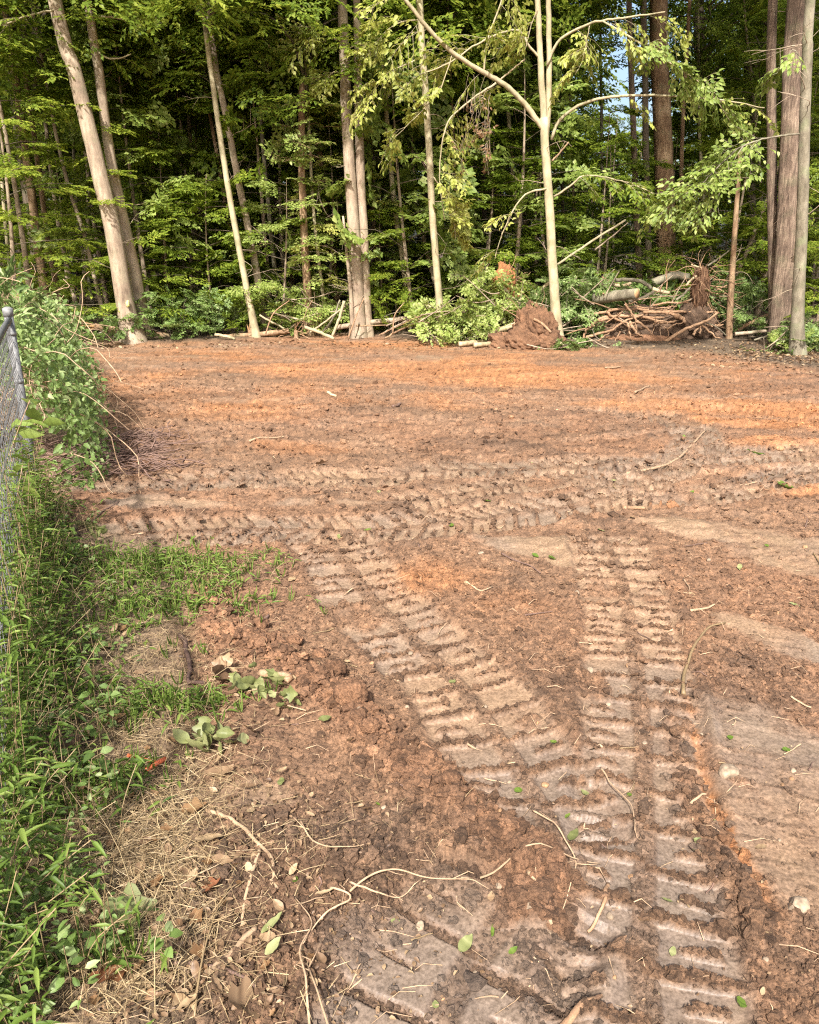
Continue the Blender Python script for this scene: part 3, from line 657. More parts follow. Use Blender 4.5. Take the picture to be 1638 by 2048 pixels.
H['ct2'] = hero('twin_tree', 'right stem of the tall twin trunks, with yellow lichen near its foot', [(733, 675), (732, 600), (729, 490), (722, 350), (718, 190), (715, 0)], gp(733, 675)[1] + .02, 21, 13, 'pale', 16, 1, 10.5)
hero('jagged_snag', 'short splintered snag right behind the left stem of the centre twins', [(703, 620), (699, 560), (692, 490), (686, 432)], 15.0, 10, 4, 'pale', cut=True, rootf=False)
hero('sapling_tree', 'thin brown trunk low between the centre twins and the pale pole', [(762, 622), (757, 560), (750, 470), (742, 360), (735, 250)], 17.5, 10, 8, 'rust', 9, 3, 4.0, cs=.9)
hero('slender_tree', 'yellowish trunk in the shade midway between the twins and the pale pole', [(818, 615), (808, 540), (795, 450), (785, 366), (775, 250), (765, 100)], 16.3, 11, 8, 'smooth', 11, 1, 4.6, cs=.8)
H['pp'] = hero('pole_tree', 'slender pale straight tree crossed by a long limb near its top', [(884, 684), (878, 590), (868, 460), (858, 270), (849, 130), (842, 0)], None, 14, 12, 'smooth', 12, 3, 9.0, cs=.8)
H['fk'] = hero('forked_tree', 'pale forked tree at the clearing edge with long arching limbs', [(1116, 692), (1110, 600), (1102, 470), (1096, 360), (1091, 290), (1090, 235)], None, 19, 15, 'smooth', cut=True, n=18)
hero('big_tree', 'massive brown trunk standing behind the brush pile at right', [(1332, 560), (1330, 460), (1327, 330), (1322, 200), (1317, 0)], 19.0, 38, 31, 'rust', 17, 2, 9.0, lobes=.06, n=20)
hero('slender_tree', 'thin grey trunk left of the massive brown trunk, nearest the sky gap', [(1278, 560), (1274, 460), (1268, 310), (1262, 150), (1257, 0)], 18.0, 13, 10, 'brown', 13, None)
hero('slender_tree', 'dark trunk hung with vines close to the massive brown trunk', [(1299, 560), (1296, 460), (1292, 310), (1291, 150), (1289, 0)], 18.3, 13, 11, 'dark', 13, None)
H['rs'] = hero('slender_tree', 'brown straight trunk joined at the foot to the big furrowed trunk at right', [(1548, 690), (1547, 560), (1545, 470), (1542, 260), (1543, 0)], gp(1552, 690)[1] + .1, 20, 16, 'brown', 15, 3, 8)
H['rb'] = hero('big_tree', 'big furrowed grey brown trunk near the right edge', [(1567, 692), (1569, 600), (1575, 470), (1582, 262), (1592, 0)], None, 48, 33, 'brown', 16, 2, 8.5, lobes=.08, n=24)
H['rp'] = hero('smooth_tree', 'smooth pale olive trunk at the right edge in front of the furrowed one', [(1594, 716), (1597, 600), (1604, 430), (1608, 215), (1612, 95), (1617, 0)], None, 24, 17, 'olive', 14, 1, 9)
hero('broken_snag', 'leaning bare rust coloured snag without a top, right of the root pile', [(1457, 684), (1465, 560), (1473, 430), (1480, 330), (1483, 300)], None, 14, 7, 'rust', cut=True, rootf=False)
for k, (px, Y, a, b, lab) in enumerate([
        ([(1040, 575), (1037, 470), (1026, 314), (1017, 200), (1008, 60)], 17.5, 9, 7, 'thin pale tree in the shade left of the forked tree, hung with brown leaves'),
        ([(1053, 560), (1051, 470), (1043, 340), (1036, 220)], 18.5, 8, 6, 'thin shaded pole second left of the forked tree'),
        ([(1077, 555), (1074, 450), (1067, 300), (1058, 150)], 19.5, 7, 6, 'thin shaded pole directly left of the forked trunk'),
        ([(947, 545), (947, 470), (948, 290), (946, 120)], 19, 7, 6, 'thin shaded pole in the gap right of the pale straight tree'),
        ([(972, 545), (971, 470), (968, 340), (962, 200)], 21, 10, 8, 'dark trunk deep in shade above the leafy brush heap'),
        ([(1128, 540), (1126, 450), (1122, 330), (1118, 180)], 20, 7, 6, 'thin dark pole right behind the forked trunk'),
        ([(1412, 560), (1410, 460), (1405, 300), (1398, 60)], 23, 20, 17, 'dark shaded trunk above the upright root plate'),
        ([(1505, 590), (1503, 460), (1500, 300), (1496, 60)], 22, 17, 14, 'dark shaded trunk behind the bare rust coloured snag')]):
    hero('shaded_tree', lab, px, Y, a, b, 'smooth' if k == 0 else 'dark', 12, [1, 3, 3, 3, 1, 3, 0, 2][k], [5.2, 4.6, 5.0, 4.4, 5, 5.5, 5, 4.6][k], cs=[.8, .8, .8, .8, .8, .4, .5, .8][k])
poles = []
for k, x0 in enumerate([25, 150, 185, 338, 372, 400, 556, 584, 640, 748, 776, 918, 985, 1158, 1205, 1365, 1440, 1520]):
    r_p = np.random.default_rng(300 + k); Yp = r_p.uniform(16.2, 20.5); ln = r_p.uniform(-65, 5) + (x0 - 819) * .03; bd = r_p.normal() * 8
    rt, _, _ = hero('pole_tree', 'slim pole', [(x0, 600), (x0 + ln * .25 + bd, 450), (x0 + ln * .6 + bd, 250), (x0 + ln, 20)], Yp, r_p.uniform(6, 10), r_p.uniform(4, 7), ['smooth', 'pale', 'olive', 'rust'][k % 4], 9, 3 if not 1100 < x0 < 1400 else None, r_p.uniform(4.2, 5.2), cs=.55, n=8, group='slim poles in the edge of the woods'); poles.append(rt)
# --- forked tree: stems and arching branches
ro, S_, b0 = H['fk']; Yf = b0[1]; rb = np.random.default_rng(5)
limb(ro, b0, [(1090, 275), (1086, 205), (1080, 105), (1076, 0), (1070, -130), (1060, -300)], Yf, 14, 7, 'smooth', 'stem', None, rb, n=10)
limb(ro, b0, [(1092, 275), (1097, 205), (1098, 105), (1097, 0), (1104, -130), (1120, -300)], Yf + .05, 13, 6, 'smooth', 'stem', None, rb, n=10)
limb(ro, b0, [(1090, 262), (1055, 215), (1016, 174), (990, 158), (906, 106), (848, 47), (811, 0), (760, -60)], Yf, 11, 6, 'smooth', 'branch', (9, .7, .45), rb, [0, 0, -.1, -.15, -.3, -.45, -.5, -.5], n=9)
limb(ro, b0, [(1103, 280), (1118, 243), (1157, 211), (1215, 195), (1304, 191), (1435, 199), (1529, 216)], Yf, 6.5, 2, 'smooth', 'branch', (4, .6, .5), rb, [0, -.05, -.1, -.2, -.3, -.3, -.2])
limb(ro, b0, [(992, 166), (937, 204), (895, 246), (881, 314), (880, 372), (890, 440)], Yf - .2, 4.5, 1.5, 'smooth', 'branch', (8, .45, .35), rb)
limb(ro, b0, [(1108, 393), (1140, 372), (1173, 351), (1251, 364), (1309, 388)], Yf, 4.5, 1.5, 'smooth', 'branch', (6, .6, .45), rb, [0, -.1, -.2, -.4, -.5], matl='beech')
limb(ro, b0, [(1093, 377), (1052, 388), (1024, 425), (1000, 480), (990, 518)], Yf - .05, 4.5, 1.5, 'smooth', 'branch', (3, .4, .6), rb)
limb(ro, b0, [(1104, 322), (1122, 303), (1137, 284)], Yf, 4, 3, 'rust', 'branch', None, rb)
limb(ro, b0, [(1094, 130), (1120, 80), (1178, 48), (1215, 40), (1330, 24)], Yf, 6, 2.5, 'smooth', 'branch', (7, .6, .4), rb, [0, -.1, -.3, -.4, -.5])
limb(ro, b0, [(1205, 42), (1251, 68), (1330, 120), (1409, 173), (1462, 245)], Yf - .4, 3.5, 1.2, 'smooth', 'branch', (13, .5, .25), rb, [0, -.1, -.2, -.3, -.3], matl='brush')
limb(ro, b0, [(1080, 118), (1058, 92), (1031, 60), (960, 85), (900, 125), (840, 150)], Yf, 5, 2, 'smooth', 'branch', (8, .55, .4), rb, [0, -.05, -.1, -.2, -.3, -.3])
limb(ro, b0, [(1000, 160), (1030, 135), (1050, 118)], Yf - .1, 3.5, 2.5, 'palewood', 'branch', None, rb)
limb(ro, b0, [(968, 145), (975, 80), (1003, 0), (1010, -60)], Yf - .2, 4, 2.5, 'smooth', 'branch', (4, .5, .4), rb)
limb(ro, b0, [(905, 108), (880, 180), (850, 215), (800, 265), (790, 275)], Yf - .3, 2.5, 1, 'smooth', 'branch', (6, .4, .4), rb)
limb(ro, b0, [(1180, 48), (1165, 120), (1150, 150)], Yf - .3, 2, 1, 'smooth', 'branch', (5, .4, .4), rb)
limb(ro, b0, [(1076, 10), (1060, 60), (1050, 100)], Yf - .1, 2, 1, 'smooth', 'branch', (5, .4, .3), rb)
# a surface root running out to the right
limb(ro, b0, [(1120, 686), (1138, 697), (1160, 703)], gp(1140, 699)[1], 8, 3, 'smooth', 'surface_root', None, rb, [.0, -.05, -.1])
# bunch of withered leaves caught on the left limb
wb = Bag(); wt = Bag()
for k in range(15):
    o = at(rb.uniform(920, 990), rb.uniform(160, 310), Yf - .25 + rb.uniform(-.15, .15)) - b0
    put_spray(wb, wt, rb, o, (rb.uniform(-.4, .4), rb.uniform(-.4, .4), -1), .28, .06, .5, .8, True, None, .85)
    wt.tube(spline(np.array([o + [0, 0, .25], o + rb.normal(size=3) * .05, o + [rb.uniform(-.1, .1), 0, -.3]]), 5), .003, 3, cap=False)
wo = add('withered_leaves', wb.mesh('withered_leaves'), M['brownleaf'], ro); tag(wo, 'bunch of withered brown leaves', None, None, 'stuff')
tag(add('withered_twigs', wt.mesh('withered_twigs'), M['pale'], ro), None, None, None, 'stuff')
# leafy tuft on the pale pole, lower branches of other trees
ro, S_, b0 = H['pp']
limb(ro, b0, [(864, 350), (885, 380), (905, 430), (912, 480)], b0[1] - .1, 3, 1, 'smooth', 'branch', (16, .32, .2), rb)
limb(ro, b0, [(848, 112), (810, 130), (770, 150), (745, 190)], b0[1], 3, 1, 'smooth', 'branch', (7, .55, .35), rb)
limb(ro, b0, [(843, 40), (800, 45), (760, 75), (730, 110)], b0[1], 3, 1, 'smooth', 'branch', (7, .6, .3), rb)
ro, S_, b0 = H['rp']
limb(ro, b0, [(1600, 268), (1560, 272), (1520, 280), (1480, 295), (1440, 330), (1400, 370), (1350, 400)], b0[1], 4.5, 1.2, 'olive', 'branch', (17, .6, .25), rb, [0, -.1, -.2, -.2, -.3, -.4, -.5], matl='brush')
limb(ro, b0, [(1486, 293), (1465, 325), (1445, 365), (1425, 440)], b0[1] - .25, 3, 1, 'olive', 'branch', (9, .5, .4), rb, matl='brush')
limb(ro, b0, [(1602, 120), (1585, 100), (1560, 140), (1545, 150)], b0[1], 2.5, 1, 'olive', 'branch', (3, .3, .4), rb, matl='brush')
ro, S_, b0 = H['lt2']
limb(ro, b0, [(190, 34), (225, 34), (260, 40), (302, 37)], b0[1] - .1, 5, 2.5, 'smooth', 'branch', (3, .6, .3), rb, matl='beech')
limb(ro, b0, [(198, 105), (215, 116), (240, 116), (262, 108)], b0[1] - .1, 4, 2, 'smooth', 'branch', (2, .5, .4), rb, matl='beech')
ro, S_, b0 = H['lt']
limb(ro, b0, [(108, 20), (60, 30), (20, 45), (-40, 60)], b0[1] - .1, 4, 2, 'smooth', 'branch', (9, .8, .15), rb, [0, -.3, -.5, -.6], matl='beech')
ro, S_, b0 = H['ct']
limb(ro, b0, [(686, 75), (670, 78), (650, 60), (620, 40)], b0[1] - .1, 4, 2, 'smooth', 'branch', (8, .6, .2), rb, matl='yellow')
limb(ro, b0, [(690, 100), (720, 90), (750, 110), (770, 140)], b0[1] - .1, 3, 2, 'smooth', 'branch', (9, .6, .2), rb, matl='brush')
limb(ro, b0, [(690, 150), (665, 145), (648, 170)], b0[1] - .1, 3, 2, 'smooth', 'branch', (5, .4, .2), rb, matl='yellow')
ro, S_, b0 = Hi
lb, tb = Bag(), Bag()
for k in range(60):
    o = at(rb.normal(606, 26), rb.uniform(60, 330) if k < 40 else rb.uniform(150, 620), 15.3 + rb.normal() * .3) - b0; yaw = rb.uniform(0, 6.28)
    put_spray(lb, tb, rb, o, (math.cos(yaw), math.sin(yaw), .2), .45, .075, .58, .6, True, None, .35)
add('ivy_leaves', lb.mesh('ivy_leaves'), M['brush'], ro)['kind'] = 'stuff'; add('ivy_stems', tb.mesh('ivy_stems'), M['rust'], ro)['kind'] = 'stuff'
# --- understory and background: shared meshes, one thing each
def place_understory(x, Y, v, s, label, group, matl='beech', rz=None):
    t, br, cr = UND[v]; z = float(hz(x, Y)[0]) - .03
    e = empty('understory_tree', (x, Y, z), label, 'tree', group)
    e.rotation_euler = (rng.normal() * .05, rng.normal() * .05, rng.uniform(0, 6.28) if rz is None else rz); e.scale = (s, s, s * rng.uniform(.9, 1.15))
    add('trunk', t, M['pale'], e); add('branches', br, M['dark'], e)
    c = bpy.data.objects.new('crown', cr); COL.objects.link(c); c.parent = e
    if not cr.materials: cr.materials.append(M['beech'])
    if matl != 'beech': c.material_slots[0].link = 'OBJECT'; c.material_slots[0].material = M[matl]
    return e
COLS = [(90, 'behind the vine thicket'), (240, 'behind the left twin trunks'), (370, 'in the gap right of the left twin trunks'), (470, 'behind the straight sunlit leaning trunk'), (580, 'behind the rust brown broken trunk'), (690, 'behind the centre twin trunks'), (800, 'in the gap right of the centre twin trunks'), (890, 'behind the pale straight tree'), (1010, 'behind the leafy brush heap'), (1115, 'behind the forked tree'), (1250, 'behind the sawn log'), (1330, 'behind the massive brown trunk'), (1460, 'behind the bare rust coloured snag'), (1600, 'behind the right edge trunks'), (1800, 'just past the right edge'), (-100, 'just past the left edge')]
ORD = ['nearest', 'second nearest', 'third nearest', 'fourth nearest', 'fifth nearest', 'sixth nearest']
def name_rows(items, what):
    rows = {}
    for e in items:
        Y = e.location.y; px = e.location.x / (Y * CP + .3) * FPX + CX; c = min(COLS, key=lambda q: abs(q[0] - px))[1]; rows.setdefault(c, []).append((Y, e))
    for c, L in rows.items():
        for k, (_, e) in enumerate(sorted(L, key=lambda q: q[0])): e['label'] = (ORD[k] + ' ' if k < len(ORD) else 'far off ') + what + ' ' + c
XY = lambda px, Y: (px - CX) / FPX * (Y * CP + .3)
for px, Y, v, s, lab, matl in [
        (20, 14.0, 1, .75, 'layered green sapling at the left edge above the vine thicket', 'beech'),
        (60, 15.2, 3, .8, 'tall leafy sapling between the far left rust barked trunks', 'beech'),
        (250, 15.6, 0, .8, 'leafy sapling growing directly behind the left twin trunks', 'beech'),
        (335, 16.4, 2, .9, 'low spreading sapling right of the left twin trunks', 'beech'),
        (425, 15.8, 4, .85, 'small bushy sapling left of the straight sunlit leaning trunk', 'beech'),
        (560, 15.7, 2, .78, 'bright yellow green sapling between the mottled grey trunk and the rust brown broken trunk', 'brush'),
        (648, 16.2, 0, .7, 'slim sapling behind the left stem of the centre twins', 'yellow'),
        (770, 16.5, 4, 1.0, 'small shaded sapling right of the centre twin trunks', 'beech'),
        (960, 16.8, 2, 1.0, 'wide layered sapling behind the leafy brush heap', 'beech'),
        (1080, 17.4, 0, .9, 'layered sapling filling the shade behind the forked tree', 'beech'),
        (1190, 17.8, 2, .95, 'sapling with flat layers right of the forked tree', 'beech'),
        (1450, 17.0, 0, .85, 'sapling behind the upright root plate', 'beech'),
        (1640, 14.2, 2, .7, 'leafy sapling at the right edge beside the olive trunk', 'beech'),
        (150, 16.2, 3, .85, 'tall airy sapling above the splintered fallen trunk', 'beech'),
        (300, 15.9, 6, .8, 'broad leaved sapling with its top above the left twin trunks', 'brush'),
        (380, 16.8, 5, .95, 'broad leaved sapling between the left twins and the straight leaning trunk', 'beech'),
        (540, 16.9, 6, .85, 'tall broad leaved sapling behind the mottled grey trunk', 'beech'),
        (700, 16.4, 6, .8, 'tall broad leaved sapling rising behind the centre twin trunks', 'brush'),
        (830, 16.0, 5, .85, 'broad leaved sapling left of the pale straight tree', 'brush'),
        (900, 16.6, 3, .8, 'tall sapling right of the pale straight tree', 'beech'),
        (1020, 16.3, 6, .8, 'tall broad leaved sapling left of the forked tree', 'brush'),
        (1128, 16.8, 3, .6, 'tall sapling right behind the forked tree', 'beech'),
        (1435, 17.5, 3, .72, 'tall sapling right of the massive brown trunk', 'beech'),
        (1520, 17.8, 6, .9, 'tall broad leaved sapling left of the right edge trunks', 'beech')]:
    place_understory(XY(px, Y), Y, v, s, lab, None, matl)
r_ = np.random.default_rng(11); placed = []
tries = 0
while len(placed) < 150 and tries < 6000:
    tries += 1
    Y = 17.2 + 34 * r_.random() ** 1.2; px = r_.uniform(-260, 1900); x = XY(px, Y)
    if any((x - a) ** 2 + (Y - b) ** 2 < (1.25 + .03 * Y) ** 2 for a, b in placed): continue
    if 1205 < px < 1290 and Y < 24: continue
    placed.append((x, Y)); v = int(r_.integers(7)); s = r_.uniform(.75, 1.15) * (1 + (Y - 17) * .02)
    gap = abs(x - XY(1245, Y)) - .034 * Y
    if gap < 1.6 * s: s = min(s, (1.3 + .135 * Y) / [5.2, 6.5, 4, 7.5, 3, 5.5, 7][v])
    und_list = globals().setdefault('und_list', []); und_list.append(place_understory(x, Y, v, s, 'shaded layered understory tree among the crowded woods behind the clearing', 'understory trees deeper in the woods'))
farp = []
tries = 0
while len(farp) < 86 and tries < 6000:
    tries += 1
    Y = 19 + 34 * r_.random() ** .9; px = r_.uniform(-350, 1990); x = XY(px, Y)
    if any((x - a) ** 2 + (Y - b) ** 2 < 2.0 ** 2 for a, b in farp): continue
    if abs(x - XY(1245, Y)) < 2.9 + .036 * Y: continue
    farp.append((x, Y)); z = float(hz(x, Y)[0]) - .05
    e = empty('background_tree', (x, Y, z), 'tall dark trunked tree in the depth of the woods', 'tree', 'tall trees deep in the woods')
    e.rotation_euler = (r_.normal() * .03, r_.normal() * .03 - .03, r_.uniform(0, 6.28)); s = r_.uniform(.85, 1.25); e.scale = (s, s, s)
    if len(farp) == 1 or len(farp) == 2 or len(farp) == 3:
        V, T3, Q4 = tube(spline(np.array([(0, 0, -.3), (.1, 0, 4), (0, .12, 9), (.1, 0, 15)]), 26), np.linspace(.17, .06, 26) * [1, .7, 1.35][len(farp) - 1], 10, .04, True, len(farp), .06)
        FT = globals().setdefault('FT', []); FT.append(npmesh('far_trunk', V, [T3, Q4]))
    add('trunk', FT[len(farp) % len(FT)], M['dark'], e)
    tb, lb = CAN[int(r_.integers(4))]
    cz = r_.uniform(3.2, 6.5)
    add('limbs', tb, M['dark'], e, (0, 0, cz)); add('crown', lb, M['canopy'], e, (0, 0, cz))
    far_list = globals().setdefault('far_list', []); far_list.append(e)
# shrubs along the edge of the woods
def place_shrub(x, Y, v, s, label, group=None, matl='beech', name='shrub'):
    tb, lb = SHR[v]; e = empty(name, (x, Y, float(hz(x, Y)[0]) - .02), label, 'shrub', group); e.rotation_euler = (0, 0, rng.uniform(0, 6.28)); e.scale = (s, s, s)
    add('stems', tb, M['dark'], e)
    c = bpy.data.objects.new('foliage', lb); COL.objects.link(c); c.parent = e
    if not lb.materials: lb.materials.append(M['beech'])
    if matl != 'beech': c.material_slots[0].link = 'OBJECT'; c.material_slots[0].material = M[matl]
    return e
for px, Y, v, s, lab, matl in [(215, 14.2, 1, .75, 'dark leafy shrub under the splintered fallen trunk', 'vine'), (345, 14.9, 0, .85, 'pale leaved shrub just right of the left twin trunks', 'vine'), (400, 15.1, 0, .7, 'rounded shrub behind the long fallen log', 'vine'),
        (455, 15.4, 2, .6, 'shrub left of the straight sunlit leaning trunk foot', 'beech'), (575, 15.6, 0, .9, 'bright shrub left of the rust brown broken trunk', 'brush'), (640, 16, 2, .7, 'shrub behind the heap of grey sticks', 'brush'),
        (790, 15.6, 0, .8, 'shrub behind the fallen log right of the twins', 'beech'), (1640, 13.4, 3, .8, 'low shrub at the foot of the right edge trunks', 'vine'), (1605, 12.6, 3, .55, 'small leafy plant in front of the olive trunk', 'brush'), (1500, 14.8, 2, .7, 'leafy shrub right of the upright root plate', 'vine'),
        (1220, 16.4, 0, .9, 'shrub above the sawn log', 'vine'), (130, 14.6, 0, .6, 'shrub behind the splintered stump at left', 'vine')]:
    place_shrub(XY(px, Y), Y, v, s, lab, None, matl)
for k in range(34):
    Y = r_.uniform(16.3, 24); px = r_.uniform(-150, 1800)
    shr_list = globals().setdefault('shr_list', []); shr_list.append(place_shrub(XY(px, Y), Y, int(r_.integers(4)), r_.uniform(.8, 1.4), 'low shaded shrub on the floor of the woods', 'shrubs on the woodland floor'))

name_rows(und_list, 'layered understory tree'); name_rows(far_list, 'tall background tree'); name_rows(shr_list, 'low woodland shrub')
name_rows(poles, 'slim pole tree')
# ------------------------------------------------------------------ felled wood, root plates and brush at the clearing edge
rd = np.random.default_rng(21)
def rod(name, label, cat, pts, r0, r1, bark, group=None, n=9, rough=.06, ends=None, m=None, root=None, lobes=.04, jit=0.0):
    """one log or stick along 3-D points; ends: material for a separate sawn face part at the last point"""
    P = spline(np.array(pts, float), m or max(6, 4 * len(pts)))
    if jit: P[1:-1] += rd.normal(size=(len(P) - 2, 3)) * jit
    b = P[0].copy(); b[2] = P[:, 2].min()
    R = np.linspace(r0, r1, len(P))
    V, T3, Q4 = tube(P - (b if root is None else np.asarray(root.location)), R, n, rough, True, int(rd.integers(999)), lobes)
    me = npmesh(name, V, [T3, Q4])
    if root is not None: return add(name, me, M[bark], root)
    if ends:
        e = empty(name, b, label, cat, group); add('bark', me, M[bark], e)
        d = unit(P[-1] - P[-2]); Vd, Td, Qd = tube([P[-1] - b - d * .005, P[-1] - b + d * .006], [r1 * .93, r1 * .93], 14)
        add('sawn_face', npmesh('sawn_face', Vd, [Td, Qd]), M[ends], e); return e
    o = add(name, me, M[bark]); o.location = b; return tag(o, label, cat, group)
def pxs(L, Y, dy=None): return [at(x, y, Y + (dy[i] if dy is not None else 0)) for i, (x, y) in enumerate(L)]
def PW(w, Y): return w * mpp(Y) / 2
def splinter(root, o, d, r, L, n=7, matl='wood', nm='splinter'):
    for k in range(n):
        off = unit(rd.normal(size=3)) * r * .7; l = L * rd.uniform(.4, 1.1); p0 = o + off - unit(d) * .03; p1 = p0 + unit(np.asarray(d) + rd.normal(size=3) * .12) * l
        V, T3, Q4 = tube([p0, (p0 + p1) / 2, p1], [r * .38, r * .25, r * .03], 4, .2); add(nm, npmesh(nm, V - np.asarray(root.location), [T3, Q4]), M[matl], root)
# left: splintered fallen trunk, stump, logs
Y = gp(200, 690)[1] + .35
A, B = at(262, 664, Y + .1), at(190, 653, Y)
e = empty('splintered_log', (A[0], A[1], 0), 'fallen trunk with a splintered orange end left of the left twin trunks', 'log')
rod('bark', None, None, [A, (A + B) / 2, B], PW(15, Y), PW(13, Y), 'rust', root=e, lobes=.12); splinter(e, B, B - A, PW(9, Y), .34, 9); splinter(e, B, B - A, PW(5, Y), .62, 3)
rod('fallen_branch', 'grey branch propped under the splintered fallen trunk', 'branch', [gp(150, 690, .03), at(180, 676, Y - .1), at(212, 661, Y - .05)], PW(6, Y), PW(4, Y), 'olive')
Y = gp(140, 700)[1]
e = empty('splintered_stump', gp(140, 700), 'jagged broken stump at the left end of the clearing', 'stump')
rod('bark', None, None, [gp(140, 702, -.1), gp(140, 700, .16)], .075, .06, 'rust', root=e); splinter(e, gp(140, 700, .14), np.array([-.35, 0, 1.0]), .06, .42, 8)
for L, dd, w0, w1, bk, lab in [
        ([(300, 668), (340, 672), (385, 676), (436, 679)], 15.0, 12, 7, 'rust', 'long brown log lying just right of the left twin trunks'),
        ([(440, 674), (490, 670), (530, 667), (578, 661)], 14.9, 9, 11, 'rust', 'long brown log ending at the clump of torn roots'),
        ([(430, 669), (455, 673), (470, 678)], 14.5, 6, 5, 'smooth', 'short pale stick lying between the two long brown logs'),
        ([(672, 655), (730, 646), (800, 638), (880, 628)], 15.2, 10, 9, 'pale', 'pale log lying behind the centre twin trunks'),
        ([(608, 654), (640, 665), (668, 678)], 14.3, 7, 7, 'smooth', 'short pale cut pole lying left of the centre twin trunks'),
        ([(664, 674), (678, 638), (688, 602)], 14.5, 6, 6, 'smooth', 'pale pole propped upright beside the centre twin trunks'),
        ([(540, 626), (570, 632), (598, 640)], 14.9, 4, 4, 'smooth', 'thin pale branch poking left from the stick heap'),
        ([(519, 630), (545, 645), (568, 657)], 14.8, 3.5, 3.5, 'smooth', 'thin pale branch slanting down to the brown log'),
        ([(620, 665), (655, 640), (690, 612)], 14.8, 4, 3, 'smooth', 'thin branch slanting up through the stick heap'),
        ([(640, 668), (664, 640), (680, 600)], 14.9, 4, 3, 'olive', 'grey branch standing steeply in the stick heap'),
        ([(570, 668), (600, 640), (640, 626), (690, 622)], 15.0, 3, 2, 'pale', 'bowed branch arching over the stick heap'),
        ([(760, 670), (800, 648), (840, 628)], 14.8, 4, 3, 'pale', 'pale branch leaning right of the centre twin trunks'),
        ([(770, 676), (810, 655), (855, 640)], 14.6, 4, 3, 'rust', 'brown branch low beside the leafy brush heap'),
        ([(835, 610), (850, 612), (862, 616)], 15.0, 9, 9, 'palewood', 'pale cut stub showing above the log left of the pale straight tree'),
        ([(918, 688), (945, 686), (968, 684)], None, 11, 10, 'palewood', 'short peeled pale log lying in front of the brush heap, left one'),
        ([(948, 690), (975, 688), (1002, 684)], None, 11, 9, 'palewood', 'short peeled pale log lying in front of the brush heap, right one'),
        ([(962, 674), (995, 662), (1032, 648)], 14.1, 12, 10, 'palewood', 'split pale log slanting up against the brown soil heap'),
        ([(1070, 592), (1090, 572), (1110, 556)], 15.0, 10, 6, 'palewood', 'broken pale limb sticking up left of the forked trunk'),
        ([(1115, 529), (1180, 485), (1251, 440)], 15.3, 5, 4, 'smooth', 'long pale pole slanting up right from the brush pile'),
        ([(1190, 500), (1230, 468), (1256, 445)], 15.6, 3, 2, 'pale', 'thin branch leaning beside the long pale pole'),
        ([(1231, 560), (1268, 560), (1292, 568), (1302, 578)], 14.8, 8, 7, 'olive', 'crooked pale grey limb above the sawn log'),
        ([(1305, 578), (1322, 583), (1339, 586)], 14.7, 9, 6, 'palewood', 'split pale wood chunk right of the sawn log'),
        ([(1256, 603), (1280, 598), (1308, 583)], 14.6, 7, 6, 'dark', 'dark limb in front of the sawn log'),
        ([(1305, 566), (1346, 552), (1378, 554)], 15.4, 17, 15, 'olive', 'thick grey log lying behind the sawn log'),
        ([(1372, 572), (1382, 560), (1393, 552)], 14.6, 5, 4, 'palewood', 'short pale stick left of the upright root plate'),
        ([(1352, 600), (1366, 590), (1380, 575)], 14.5, 5, 4, 'olive', 'grey stick leaning below the upright root plate'),
        ([(1415, 532), (1440, 515), (1475, 488)], 14.6, 4, 2, 'olive', 'bare grey branch pointing up right from the root plate'),
        ([(1382, 530), (1394, 533), (1404, 536)], 14.5, 3.5, 2, 'palewood', 'small broken white stick on top of the root plate'),
        ([(1474, 660), (1505, 645), (1536, 629)], 14.6, 8, 8, 'rust', 'fallen brown log leaning left of the big furrowed trunk'),
        ([(1470, 668), (1510, 664), (1540, 662)], 14.0, 8, 6, 'pale', 'pale log on the ground between the snag and the big furrowed trunk'),
        ([(1508, 680), (1535, 672), (1560, 660)], 13.6, 4, 3, 'olive', 'grey stick at the foot of the big furrowed trunk'),
        ([(1150, 600), (1180, 580), (1225, 560)], 15.2, 6, 4, 'pale', 'pale limb poking from leaves left of the sawn log'),
        ([(1215, 565), (1240, 572), (1262, 566)], 15.1, 7, 6, 'palewood', 'torn pale wood piece above the sawn log')]:
    if dd is None: pts = [gp(x, y, .05) for x, y in L]; dd = pts[0][1]
    else:
        pts = pxs(L, dd)
        for p in pts: p[2] = max(p[2], .02)
    rod('log' if w0 > 5.5 else 'stick', lab, 'log' if w0 > 5.5 else 'stick', pts, PW(w0, dd), PW(w1, dd), bk, jit=.004)
rod('sawn_log', 'thick grey barked log with an orange sawn end on the brush pile', 'log', pxs([(1190, 597), (1230, 592), (1274, 587)], 14.5, [.25, -.05, -.38]), PW(23, 14.5), PW(20, 14.5), 'olive', ends='wood', n=16)
def rootmass(root, centre, R, n, rmax, bark='root', nm='root', flat=.6, L=.6):
    for k in range(n):
        d = unit(rd.normal(size=3) * [1, .6, flat] + [0, -.35, .0]); o = centre + d * R * rd.uniform(.2, .8) * [1, .5, 1]
        P = [o]; 
        for j in range(4): d = unit(d + rd.normal(size=3) * .35); P.append(P[-1] + d * L / 4 * rd.uniform(.6, 1.2))
        rr = rmax * rd.uniform(.35, 1)
        P = np.array(P); P[:, 2] = np.maximum(P[:, 2], .02)
        V, T3, Q4 = tube(spline(P, 9), np.linspace(rr, rr * .3, 9), 5, .1); add(nm, npmesh(nm, V - np.asarray(root.location), [T3, Q4]), M[bark], root)
ICO3 = ico(4); ICO5 = ico(5); ICO1 = ico(1); ICO0 = ico(0)
